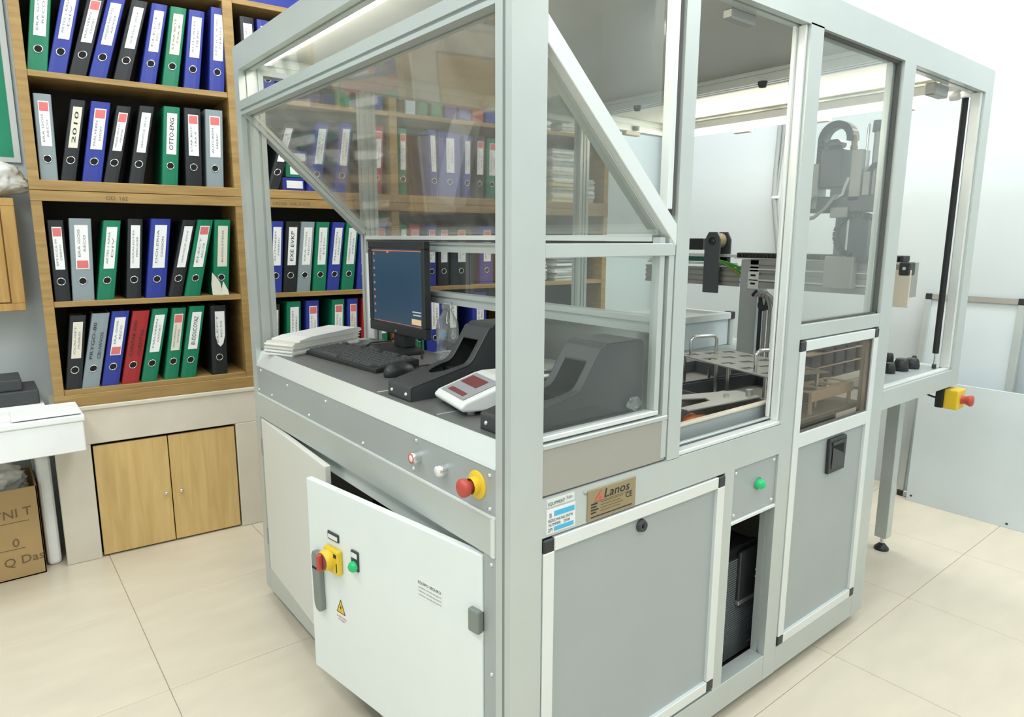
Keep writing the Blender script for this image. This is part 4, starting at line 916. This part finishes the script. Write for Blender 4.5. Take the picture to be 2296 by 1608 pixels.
# sheet-metal hoods with a cut-out
def hood(y, lb):
    h = empty('sheet_metal_hood', (0.042, y, DZ)); tag(h, lb, 'hood')
    wd = 0.055
    pts = [(0.0, 0.0), (0.0, 0.034), (0.175, 0.072)]
    # smooth bend upward then over the top and down
    C = [(0.0, 0.0), (0.0, 0.010), (0.0, 0.022), (0.0, 0.034)]
    for i in range(1, 17): C.append((0.165*i/16, 0.034+0.036*i/16))
    for i in range(1, 9):
        a = i/8; C.append((0.165+0.028*a, 0.070+0.006*a+0.018*a*a))
    for i in range(1, 11): C.append((0.193+0.045*i/10, 0.094+0.066*i/10))
    for i in range(1, 7):
        a = math.pi/2*i/6; C.append((0.238+0.012*math.sin(a)*1.2, 0.160+0.008*(1-math.cos(a))))
    for i in range(1, 9): C.append((0.252+0.105*i/8, 0.168))
    for i in range(1, 7):
        a = math.pi/2*i/6; C.append((0.357+0.022*math.sin(a), 0.168-0.022*(1-math.cos(a))))
    for i in range(1, 6): C.append((0.379, 0.146-0.146*i/5))
    s_ = [0.0]
    for a, b in zip(C, C[1:]): s_.append(s_[-1]+math.hypot(b[0]-a[0], b[1]-a[1]))
    tot = s_[-1]
    def at(t):
        for i in range(len(s_)-1):
            if t <= s_[i+1]+1e-9:
                f = (t-s_[i])/max(1e-9, s_[i+1]-s_[i]); return (C[i][0]+(C[i+1][0]-C[i][0])*f, C[i][1]+(C[i+1][1]-C[i][1])*f)
        return C[-1]
    NU, NV = 130, 36
    vs = []; fs = []
    u0, u1 = 0.125, 0.285   # cut-out along the sheet: round end at u0, square end at u1
    hwv = 0.033
    for i in range(NU+1):
        q = at(tot*i/NU)
        for j in range(NV+1): vs.append((q[0], -wd+2*wd*j/NV, q[1]))
    for i in range(NU):
        uc = tot*(i+0.5)/NU
        for j in range(NV):
            vc = -wd+2*wd*(j+0.5)/NV
            ins = False
            if u0 < uc < u1 and abs(vc) < hwv:
                ins = True
                if uc < u0+0.06:
                    e = (u0+0.06-uc)/0.06
                    ins = abs(vc)/hwv < math.sqrt(max(0, 1-e*e))
            if not ins: fs.append((i*(NV+1)+j, (i+1)*(NV+1)+j, (i+1)*(NV+1)+j+1, i*(NV+1)+j+1))
    MB().add(vs, fs, True).build('sheet', 'stand_grey', h, solid=0.003)
    bx('inner_dark', (0.004, -wd+0.006, 0.002), (0.16, wd-0.006, 0.028), 'void', h, 0)  # black fillers added as the darkness beneath the cut-out
    bx('inner_dark', (0.16, -wd+0.006, 0.002), (0.372, wd-0.006, 0.055), 'void', h, 0)
    for sgn in (-1, 1):
        poly = [(q_[0], q_[1]-0.001) for q_ in C[3:]]; poly[0] = (0.001, 0.033); poly += [(0.378, 0.0), (0.001, 0.0)]
        MB().prism(poly, 'y', sgn*(wd-0.0015), sgn*(wd-0.004)).build('flange', 'stand_grey', h)
    for yy in (-0.035, 0.035): MB().lathe([(0, -0.006), (0.004, -0.005), (0.005, -0.001)], (0, yy, 0.016), 10, 'x').build('screw', 'screw', h)
    return h
hood(0.495, 'dark grey sheet-metal hood with a cut-out between mouse and white scale')
hood(0.097, 'dark grey sheet-metal hood with a cut-out behind the side glass')
# electronic scale
sca = empty('electronic_scale', (0.222, 0.292, DZ), R(-12)); tag(sca, 'white electronic scale with a round steel pan on the desk', 'scale')
MB().prism([(-0.15, 0.012), (-0.158, 0.022), (-0.145, 0.034), (-0.05, 0.066), (-0.03, 0.070), (0.13, 0.070), (0.14, 0.060), (0.14, 0.014), (0.13, 0.010), (-0.13, 0.010)], 'y', -0.085, 0.085).build('body', 'white_plastic', sca, 0.010, 3)
MB().prism([(-0.143, 0.0360), (-0.053, 0.0663), (-0.0525, 0.0672), (-0.1435, 0.0369)], 'y', -0.066, 0.066).build('keypad', 'keypad', sca)
MB().prism([(-0.098, 0.0522), (-0.066, 0.0630), (-0.0655, 0.0640), (-0.0985, 0.0530)], 'y', -0.035, 0.055).build('display', 'maroon', sca)
MB().prism([(-0.135, 0.0398), (-0.123, 0.0438), (-0.1225, 0.0448), (-0.1355, 0.0406)], 'y', -0.045, 0.045).build('key_row', 'maroon', sca)
MB().lathe([(0.0, 0.096), (0.070, 0.096), (0.073, 0.094), (0.073, 0.091), (0.03, 0.088), (0.02, 0.070)], (0.062, -0.025, 0), 36).build('pan', 'steel', sca)
MB().lathe([(0.0, 0.080), (0.086, 0.084), (0.088, 0.081), (0.082, 0.075), (0.03, 0.068)], (0.062, -0.025, 0), 36).build('pan_tray', 'white_plastic', sca)
for fx, fy in ((-0.12, -0.06), (-0.12, 0.06), (0.11, -0.06), (0.11, 0.06)):
    MB().cyl((fx, fy, 0), (fx, fy, 0.014), 0.009, n=10).build('foot', 'cable_grey', sca)
# clear glass bits on the sill
gb = blob('glass_stopper', None, (0.385, 0.036, 0.975), (0.022, 0.008, 0.016), 'pet', 2.2, 0.25, 3); tag(gb, 'small clear crumpled plastic piece on the sill behind the glass', 'plastic piece')

# ================================================================== INSIDE THE CABINET: computer
pc = empty('computer_tower', (0.905, 0.11, 0.0505)); tag(pc, 'black computer tower standing in the open compartment', 'computer')
bx('case', (0.0, 0.02, 0.0), (0.175, 0.42, 0.365), 'black_plastic', pc, 0.004)
MB().prism([(0.0, 0.37), (0.02, 0.39), (0.42, 0.385), (0.42, 0.37)], 'x', 0.0, 0.175).build('top_cover', 'black_plastic', pc, 0.003) if False else None
bx('front_bezel', (0.0, 0.0, 0.0), (0.175, 0.02, 0.372), 'black_plastic', pc, 0.005, 2)
gr = bx('grille', (0.008, -0.003, 0.012), (0.165, 0.0, 0.35), 'black_matt', pc, 0)
slat = None
for i in range(44):
    z = 0.014+0.0075*i
    if slat is None: slat = bx('grille_slat', (0.009, -0.006, 0), (0.164, -0.003, 0.0035), 'pc_mesh', gr, 0); slat.location.z = z
    else:
        o = bpy.data.objects.new('grille_slat', slat.data); COL.objects.link(o); o.parent = gr; o.location.z = z
dp = bx('drive_panel', (0.055, -0.018, 0.205), (0.160, -0.006, 0.362), 'charcoal', pc, 0.003)
bx('drive_trim', (0.055, -0.019, 0.190), (0.160, -0.006, 0.205), 'alu_dark', pc, 0.002)
for z in (0.262, 0.285): MB().lathe([(0, -0.0205), (0.002, -0.020), (0.003, -0.018)], (0.140, 0, z), 8, 'y').build('led', 'screen_pale', dp)
MB().lathe([(0, -0.009), (0.006, -0.008), (0.008, -0.005)], (0.150, 0, 0.03), 12, 'y').build('emblem', 'screw', pc)

# ================================================================== INSIDE THE MACHINE
# trough near the right side
tg = empty('steel_trough', (0.53, 0.06, 0.80)); tag(tg, 'open steel trough with a pale rim inside the machine', 'trough')
bx('bottom', (0, 0, 0), (0.48, 0.16, 0.004), 'steel', tg)
bx('wall', (0, 0, 0.004), (0.48, 0.006, 0.078), 'panel_grey', tg); bx('wall', (0, 0.154, 0.004), (0.48, 0.16, 0.085), 'steel', tg)
bx('wall', (0, 0.006, 0.004), (0.006, 0.154, 0.078), 'steel', tg); bx('wall', (0.474, 0.006, 0.004), (0.48, 0.154, 0.085), 'steel', tg)
bx('rim', (-0.004, -0.006, 0.078), (0.484, 0.012, 0.086), 'cable_cream', tg, 0.002)
tp = empty('slide_plate', (0.80, 0.15, 0.8865)); tag(tp, 'perforated cream metal plate bridging the steel trough', 'plate')
MB().prism([(-0.10, -0.03), (0.20, -0.06), (0.22, 0.03), (0.02, 0.10), (-0.02, 0.07), (0.06, 0.03), (0.04, 0.0), (-0.10, 0.0)], 'z', 0.0, 0.005).build('plate', 'robot_light', tp, 0.001)
MB().cyl((0.19, -0.03, 0.005), (0.19, -0.03, 0.022), 0.010, n=12).build('bolt', 'alu_dark', tp)
MB().cyl((0.12, 0.0, 0.005), (0.12, 0.0, 0.012), 0.008, n=12).build('bolt', 'chrome', tp)
ob = blob('orange_scraps', None, (0.76, 0.14, 0.835), (0.05, 0.025, 0.03), 'orange', 4.4, 0.4, 3); tag(ob, 'small crumpled orange scraps lying in the steel trough', 'scraps')
# deck rails, trays
tr_meshes = None
for i, (x, y, lb) in enumerate(((1.03, 0.32, 'dark steel tray under the handled rack'), (1.06, 0.615, 'dark steel tray behind the handled rack'))):
    tt = empty('steel_tray', (x, y, 0.8005), R(-6)); tag(tt, lb, 'tray')
    bx('bottom', (0, -0.14, 0), (0.46, 0.14, 0.004), 'deck', tt)
    for lo, hi in (((0, -0.14, 0.004), (0.46, -0.134, 0.05)), ((0, 0.134, 0.004), (0.46, 0.14, 0.05)), ((0, -0.134, 0.004), (0.006, 0.134, 0.05)), ((0.454, -0.134, 0.004), (0.46, 0.134, 0.05))):
        bx('wall', lo, hi, 'robot_grey', tt)
    for k in range(4): bx('slot', (-0.0012, -0.11+0.06*k, 0.022), (0.0, -0.075+0.06*k, 0.032), 'void', tt, 0)
# rack with two handles
rk = empty('handled_rack', (1.10, 0.13, 0.0), R(-16)); tag(rk, 'perforated metal rack on legs with two wire handles', 'rack')
bm = bmesh.new()
RL, RW, RZ = 0.46, 0.25, 0.925
holes = []
for i in range(5):
    for j in range(3): holes.append((0.055+0.095*j, 0.045+0.093*i))
# plate as grid with oblong holes
xs = [0.0]; 
for j in range(3): xs += [0.045+0.080*j-0.022, 0.045+0.080*j+0.022]
xs.append(RW); ys = [0.0]
for i in range(5): ys += [0.045+0.093*i-0.016, 0.045+0.093*i+0.016]
ys.append(RL)
mb = MB()
for a in range(len(xs)-1):
    for b in range(len(ys)-1):
        if a % 2 == 1 and b % 2 == 1: continue
        mb.box((xs[a], ys[b], RZ), (xs[a+1], ys[b+1], RZ+0.004))
mb.build('plate', 'robot_light', rk)
for hx_, hy_ in ((0.02, 0.03), (0.02, 0.20), (0.02, 0.26), (0.02, 0.43), (0.235, 0.03), (0.235, 0.43), (0.235, 0.22), (0.13, 0.43)):
    MB().cyl((hx_, hy_, 0.8052), (hx_, hy_, RZ), 0.006, n=10).build('leg', 'chrome', rk)
for hy_ in (0.075, 0.40):
    a = [(q_+0.0, hy_, RZ+z_) for q_, z_ in ((0.02, 0.004), (0.02, 0.058), (0.026, 0.068), (0.038, 0.072), (0.115, 0.072), (0.127, 0.068), (0.133, 0.058), (0.133, 0.004))]
    MB().tube(a, 0.006, 10).build('handle', 'chrome', rk)
# bench with aluminium rim behind
bn = empty('side_bench', (1.72, 0.93, 0.0)); tag(bn, 'white panelled bench with aluminium rim and black corner inside the machine', 'bench')
bx('rim', (-0.08, -0.02, 0.965), (0.36, 0.02, 0.995), 'alu_bright', bn); bx('rim', (0.36-0.04, 0.02, 0.965), (0.36, 0.40, 0.995), 'alu_bright', bn)
bx('corner_cap', (0.36, -0.021, 0.962), (0.392, 0.022, 0.998), 'black_plastic', bn, 0.003)
bx('panel', (-0.08, -0.006, 0.840), (0.36, 0.0, 0.965), 'board_white', bn); bx('top', (-0.08, 0.02, 0.975), (0.32, 0.40, 0.98), 'sheet_white', bn)
bx('leg', (0.362, -0.016, 0.838), (0.388, 0.016, 0.962), 'alu', bn); bx('leg', (-0.08, 0.36, 0.838), (-0.05, 0.40, 0.975), 'alu', bn); bx('leg', (0.33, 0.36, 0.838), (0.36, 0.40, 0.965), 'alu', bn)
gv = blob('work_glove', None, (1.74, 1.05, 0.992), (0.09, 0.05, 0.014), 'paper_cream', 6.1, 0.3, 4); tag(gv, 'crumpled beige glove lying on the white bench', 'glove')

# ---- gantry robot
rb = empty('gantry_robot', (1.9, 0.0, 0.838)); tag(rb, 'grey gantry robot with a tall gripper head inside the machine', 'robot')
def RBX(n, lo, hi, m='robot_light', b=0.0015, parent=None):
    z = 0.838
    o = bx(n, (lo[0]-1.9, lo[1], lo[2]-z), (hi[0]-1.9, hi[1], hi[2]-z), m, parent or rb, b); return o
poly = [(1.88-1.9, 1.140-0.838)]
prof('beam', 'y', -0.02, 1.135-0.838, 0.07, 0.125, 0.06, 0.70, {'w': [0.03, 0.06, 0.095]}, 'robot_light', rb)
RBX('rail_strip', (1.872, 0.06, 1.212), (1.882, 0.70, 1.218), 'alu_bright'); RBX('rail_strip', (1.872, 0.06, 1.165), (1.882, 0.70, 1.172), 'alu_bright')
RBX('chain_tray', (1.875, 0.08, 1.258), (1.955, 0.78, 1.262), 'alu')
ck = None
for i in range(40):   # energy chain links lying in the tray
    y = 0.09+0.0172*i
    if ck is None: ck = RBX('chain_link', (1.885, 0.0, 1.262), (1.945, 0.0145, 1.284), 'chain', 0.003); ck.location = (0, y, 0)
    else:
        o = bpy.data.objects.new('chain_link', ck.data); COL.objects.link(o); o.parent = rb; o.location = (0, y, 0)
        q = o.modifiers.new('bevel', 'BEVEL'); q.width = 0.003; q.segments = 1
RBX('pillar', (1.88, 0.66, 0.838), (1.96, 0.745, 1.255), 'panel_grey'); RBX('pillar', (1.95, 0.742, 0.838), (2.0, 0.79, 1.25), 'robot_light')
ep = RBX('end_bracket', (1.872, 0.655, 1.13), (1.880, 0.705, 1.205), 'alu_bright')
for z in (1.185, 1.15): RBX('bolt_slot', (1.868, 0.668, z), (1.8725, 0.690, z+0.008), 'void', 0, ep) if False else bx('bolt_slot', (1.870-1.9, 0.668, z-0.838), (1.8722-1.9, 0.690, z+0.008-0.838), 'void', ep, 0)
# bundle of grey hoses bending down
for i in range(4):
    y = 0.63-0.022*i
    MB().tube([(-0.05-0.01*i, y+0.03, 0.268), (-0.06-0.01*i, y+0.01, 0.285), (-0.06-0.01*i, y-0.01, 0.27), (-0.06, y-0.015, 0.22), (-0.06, y-0.015, 0.0)], 0.008, 8).build('hose', 'robot_light' if i else 'chain', rb)
MB().cyl((-0.07, 0.60, 0.23), (-0.045, 0.60, 0.23), 0.024, n=16).build('hose_gland', 'chain', rb)
# far beam and motor end
prof('beam', 'y', 0.12, 1.125-0.838, 0.06, 0.085, 0.84, 1.40, {'w': [0.02, 0.045, 0.07]}, 'robot_light', rb)
RBX('circuit_strip', (2.045, 0.93, 1.235), (2.055, 1.40, 1.258), 'pcb'); RBX('rail_strip', (2.03, 0.86, 1.258), (2.06, 1.40, 1.272), 'alu_bright'); RBX('rail_strip', (2.03, 0.86, 1.222), (2.06, 1.40, 1.232), 'alu_bright')
RBX('rail_strip', (2.0, 0.70, 1.213), (2.03, 0.98, 1.222), 'chrome')
RBX('motor', (2.03, 1.06, 1.29), (2.09, 1.30, 1.345), 'black_plastic', 0.004)
bk = MB().prism([(0.935, 1.09), (1.02, 1.09), (1.02, 1.34), (1.0, 1.375), (0.955, 1.375), (0.935, 1.34)], 'x', 1.99, 2.0).build('pulley_bracket', 'robot_grey', rb, 0.002); bk.location = (-1.9, 0, -0.838)
bk2 = MB().prism([(0.915, 1.20), (1.0, 1.20), (1.0, 1.34), (0.98, 1.375), (0.935, 1.375), (0.915, 1.34)], 'x', 2.045, 2.055).build('pulley_bracket', 'robot_grey', rb, 0.002); bk2.location = (-1.9, 0, -0.838)
o = MB().cyl((2.0-1.9, 0.975, 1.335-0.838), (2.045-1.9, 0.965, 1.335-0.838), 0.034, n=22).build('pulley', 'brass', rb)
o = MB().lathe([(0.0, 0.085), (0.010, 0.085), (0.012, 0.088), (0.019, 0.088), (0.019, 0.092)], (0, 0.978, 1.333-0.838), 16, 'x').build('bearing', 'black_plastic', rb)
# green wire bundle at the pulley
for i in range(9):
    a = random.uniform(-0.018, 0.018); b_ = random.uniform(-0.02, 0.02)
    MB().tube([(2.0-1.9, 0.955, 1.245-0.838), (1.985-1.9, 0.90, 1.232+a*0.4-0.838), (1.975-1.9, 0.83+b_*0.5, 1.205+a-0.838), (1.97-1.9, 0.79+b_, 1.185+a*1.3-0.838)], lambda t: 0.006*(1-0.7*t), 6).build('green_wire', 'wire_green' if i else 'orange', rb)
# near end: motor and plate
RBX('end_motor', (1.86, 0.055, 1.215), (1.91, 0.092, 1.262), 'black_plastic', 0.004)
RBX('end_plate', (1.865, 0.052, 1.10), (1.873, 0.12, 1.235), 'cable_cream')
MB().cyl((1.86-1.9, 0.072, 1.24-0.838), (1.855-1.9, 0.072, 1.24-0.838), 0.006, n=10).build('bolt', 'screw', rb)
MB().cyl((1.87-1.9, 0.09, 1.255-0.838), (1.87-1.9, 0.16, 1.255-0.838), 0.002, n=6).build('guide_rod', 'chrome', rb)
MB().cyl((1.87-1.9, 0.09, 1.228-0.838), (1.87-1.9, 0.16, 1.228-0.838), 0.002, n=6).build('guide_rod', 'chrome', rb)
# ---- gripper head on the beam
hdm = empty('gripper_head', (-0.045, 0.30, 0.42)); hdm.parent = rb    # world about (1.855, 0.30, 1.258)
HB = lambda n, lo, hi, m='robot_grey', b=0.002: bx(n, lo, hi, m, hdm, b)
HB('carriage', (-0.02, -0.055, -0.10), (0.02, 0.055, 0.02), 'robot_light')
HB('column', (0.0, -0.09, 0.0), (0.05, 0.035, 0.17), 'robot_grey', 0.003)
HB('column_edge', (-0.006, -0.02, 0.0), (0.0, -0.012, 0.20), 'alu_bright')
HB('arm', (-0.02, -0.115, 0.185), (0.06, 0.14, 0.245), 'robot_grey', 0.004)
HB('arm_plate', (-0.03, -0.02, 0.165), (0.05, 0.045, 0.205), 'robot_light', 0.003)
HB('motor', (-0.035, 0.01, 0.275), (0.045, 0.095, 0.42), 'robot_grey', 0.006)
HB('motor_cap', (-0.03, 0.03, 0.42), (0.04, 0.085, 0.455), 'robot_grey', 0.012)
HB('motor_mount', (-0.03, 0.0, 0.245), (0.04, 0.05, 0.275), 'robot_grey')
HB('side_plate', (-0.03, 0.10, 0.20), (0.04, 0.125, 0.37), 'robot_light')
HB('slide', (-0.02, -0.055, 0.225), (0.04, -0.015, 0.41), 'robot_light')
HB('slide', (-0.015, -0.085, 0.225), (0.03, -0.060, 0.33), 'robot_light')
for y, z1 in ((-0.055, 0.50), (-0.125, 0.52)): MB().cyl((0.01, y, 0.24), (0.01, y, z1), 0.005, n=10).build('rod', 'chrome', hdm)
MB().cyl((0.01, -0.088, 0.24), (0.01, -0.088, 0.47), 0.011, n=12).build('valve_stem', 'robot_light', hdm)
kn = MB()
for k in range(6):
    a = math.pi*k/3; kn.cyl((0.01+0.011*math.cos(a), -0.088+0.011*math.sin(a), 0.468), (0.01+0.011*math.cos(a), -0.088+0.011*math.sin(a), 0.508), 0.008, 0.006, n=8)
kn.build('valve_knob', 'robot_grey', hdm)
MB().lathe([(0.013, 0.41), (0.013, 0.425), (0.010, 0.43), (0.012, 0.455), (0.006, 0.465), (0, 0.467)], (0, -0.012, 0), 12).build('fitting', 'brass', hdm)
def chain_arc(yc, zc, r, a0, a1, wid, th, leg0, leg1, n_=18):
    pts = []
    if leg0:
        for i in range(int(leg0/0.016), 0, -1): pts.append((yc+r*math.cos(a0), zc+r*math.sin(a0)-0.016*i, math.pi/2))
    for i in range(n_+1):
        a = a0+(a1-a0)*i/n_; pts.append((yc+r*math.cos(a), zc+r*math.sin(a), a+math.pi/2))
    if leg1:
        for i in range(1, int(leg1/0.016)+1): pts.append((yc+r*math.cos(a1), zc+r*math.sin(a1)-0.016*i, math.pi/2))
    mb = MB()
    for y, z, ang in pts:
        mb.box((-wid/2, -0.0082, -th/2), (wid/2, 0.0082, th/2), Matrix.Translation((0.01, y, z)) @ Matrix.Rotation(ang, 4, 'X'))
    return mb.build('energy_chain', 'chain', hdm, 0.002)
chain_arc(0.055, 0.455, 0.055, math.pi, 0.0, 0.05, 0.026, 0.0, 0.15, 14)
chain_arc(-0.105, 0.325, 0.026, math.pi, 0.0, 0.04, 0.018, 0.09, 0.09, 9)
chain_arc(-0.05, 0.10, 0.075, 2.1, -1.3, 0.05, 0.02, 0.0, 0.0, 15)
pts = [(-0.03, 0.03, 0.245), (-0.04, 0.06, 0.20), (-0.045, 0.10, 0.165), (-0.045, 0.135, 0.158), (-0.045, 0.150, 0.185), (-0.04, 0.14, 0.22), (-0.03, 0.12, 0.245)]
MB().tube(pts, 0.007, 8).build('hose', 'cable_cream', hdm); MB().tube([(q[0]-0.012, q[1]-0.012, q[2]+0.004) for q in pts], 0.006, 8).build('hose', 'robot_light', hdm)
MB().tube([(-0.02, -0.01, 0.31), (-0.03, -0.005, 0.28), (-0.035, 0.0, 0.25), (-0.03, 0.03, 0.235)], 0.005, 8).build('hose', 'white_plastic', hdm)
# ---- black rubber stops on the overhang floor
for i, (x, y, r) in enumerate(((1.955, 0.125, 0.021), (2.045, 0.120, 0.028), (2.135, 0.115, 0.028), (2.14, 0.205, 0.019), (2.205, 0.135, 0.011), (2.03, 0.185, 0.012))):
    h_ = 0.040+0.008*(i % 2)
    o = MB().lathe([(0.0, 0.0), (r, 0.0), (r*1.05, 0.012), (r*0.92, h_*0.75), (r*0.7, h_), (0.0, h_)], (0, 0, 0), 8).build('rubber_stop', 'black_plastic', None, 0.002)
    o.location = (x, y, 0.8385); tag(o, 'black rubber stop standing on the grey floor of the overhang', 'stop', 'rubber stops on the overhang')
# ---- holed deck and cassettes behind the small window
hdk = empty('holed_shelf', (1.24, 0.062, 0.0)); tag(hdk, 'cream shelf with round holes behind the smoked window', 'shelf')
mb = MB(); NX, NY = 3, 1; cw = 0.092
for i in range(NX):
    for j in range(NY):
        cx_, cy_ = cw*(i+0.5), cw*(j+0.5); n_ = 24; ins = []; out = []
        for k in range(n_):
            a = 2*math.pi*(k+0.5)/n_; ins.append((cx_+0.036*math.cos(a), cy_+0.036*math.sin(a), 0.872))
            m_ = cw/2/max(abs(math.cos(a)), abs(math.sin(a))); out.append((cx_+m_*math.cos(a), cy_+m_*math.sin(a), 0.872))
        mb.add(ins+out, [(k, (k+1) % n_, n_+(k+1) % n_, n_+k) for k in range(n_)])
mb.build('top_plate', 'cable_cream', hdk, solid=0.004)
bx('front_lip', (0, -0.004, 0.842), (cw*NX, 0.0, 0.874), 'cable_cream', hdk)
for lx, ly in ((0.005, 0.0), (cw*NX-0.015, 0.0), (0.005, cw*NY-0.01), (cw*NX-0.015, cw*NY-0.01)): bx('leg', (lx, ly, 0.8005), (lx+0.01, ly+0.01, 0.870), 'cable_cream', hdk)
for i in range(5):
    for j in range(3):
        if j == 2 and i in (0,): continue
        c_ = 'cassette' if i < 4 else 'cassette_brown'
        x, y, z = 1.455+0.085*i, 0.195, 0.8635+0.0475*j
        if i == 4: x += 0.01
        o = MB().box((-0.036, -0.034, 0.0), (0.036, 0.034, 0.0425)).build('sample_cassette', c_, None, 0.007, 2); o.location = (x, y+0.0, z)
        col_ = 'dark blue-grey' if i < 4 else 'brown'
        tag(o, '%s square sample cassette, %s layer of column %s behind the smoked window' % (col_, ['bottom', 'middle', 'top'][j], ['one', 'two', 'three', 'four', 'five'][i]), 'cassette', 'stacked sample cassettes')
cst = empty('cassette_stand', (1.405, 0.16, 0.8385)); tag(cst, 'cream open rack carrying the stacked sample cassettes', 'rack')
bx('base', (0, 0, 0), (0.45, 0.075, 0.0245), 'sheet_cream', cst)
bx('back_plate', (0, 0.070, 0.0245), (0.45, 0.075, 0.175), 'cable_cream', cst)
for k in (1, 2): bx('shelf', (0, 0.002, 0.0245+0.0475*k-0.0045), (0.45, 0.070, 0.0245+0.0475*k), 'cable_cream', cst, 0)

# ================================================================== RIGHT BACKGROUND
fp = empty('framed_panel', (3.0, 0.2, 0.0)); tag(fp, 'white panel in an aluminium frame with black corners leaning on the wall', 'panel')
fp.rotation_euler = (0, R(5.2), 0)
FY0, FY1, FZ = -0.195, 0.235, 1.075
B = lambda n, lo, hi, m='alu', b=0.002: bx(n, lo, hi, m, fp, b)
B('frame_bar', (-0.015, FY0+0.03, FZ-0.03), (0.015, FY1-0.03, FZ), 'steel_warm'); B('frame_bar', (-0.015, FY0+0.03, 0.0), (0.015, FY1-0.03, 0.03))
B('frame_bar', (-0.015, FY0, 0.03), (0.015, FY0+0.03, FZ-0.03)); B('frame_bar', (-0.015, FY1-0.03, 0.03), (0.015, FY1, FZ-0.03))
for y in (FY0, FY1-0.032):
    for z in (0.0, FZ-0.031): B('corner_cap', (-0.0165, y, z), (0.0165, y+0.032, z+0.031), 'black_plastic', 0.003)
B('panel', (-0.003, FY0+0.03, 0.03), (0.003, FY1-0.03, FZ-0.03), 'board_white', 0)
wb = empty('white_board', (2.945, 0.0, 0.0)); wb.rotation_euler = (0, R(1.5), 0); tag(wb, 'low bluish white board leaning in front of the framed panel', 'board')
bx('sheet', (0.0, -1.1, 0.0), (0.008, 0.372, 0.645), 'board_white', wb, 0.001)
for y, z in ((0.35, 0.03), (-0.07, 0.02)): MB().lathe([(0, -0.003), (0.005, -0.002), (0.006, 0.0)], (0.0, y, z), 10, 'x').build('screw', 'charcoal', wb)
cd = MB().tube([(3.118, 1.335, 2.6), (3.118, 1.335, 2.1), (3.118, 1.345, 1.75), (3.115, 1.345, 1.6), (3.112, 1.325, 1.48), (3.112, 1.30, 1.33), (3.115, 1.27, 1.15), (3.118, 1.265, 0.9)], 0.014, 10)
c0 = empty('wall_conduit', (0, 0, 0)); cd.build('hose', 'cable_grey', c0)
MB().tube([(3.121, 1.295, 2.6), (3.121, 1.30, 2.1), (3.121, 1.325, 1.75), (3.121, 1.335, 1.58), (3.121, 1.33, 1.45)], 0.006, 8).build('wire', 'cable_grey', c0)
bx('clip', (3.10, 1.318, 1.585), (3.13, 1.352, 1.60), 'white_plastic', c0)
tag(c0, 'grey flexible conduit running down the white wall behind the machine', 'conduit')
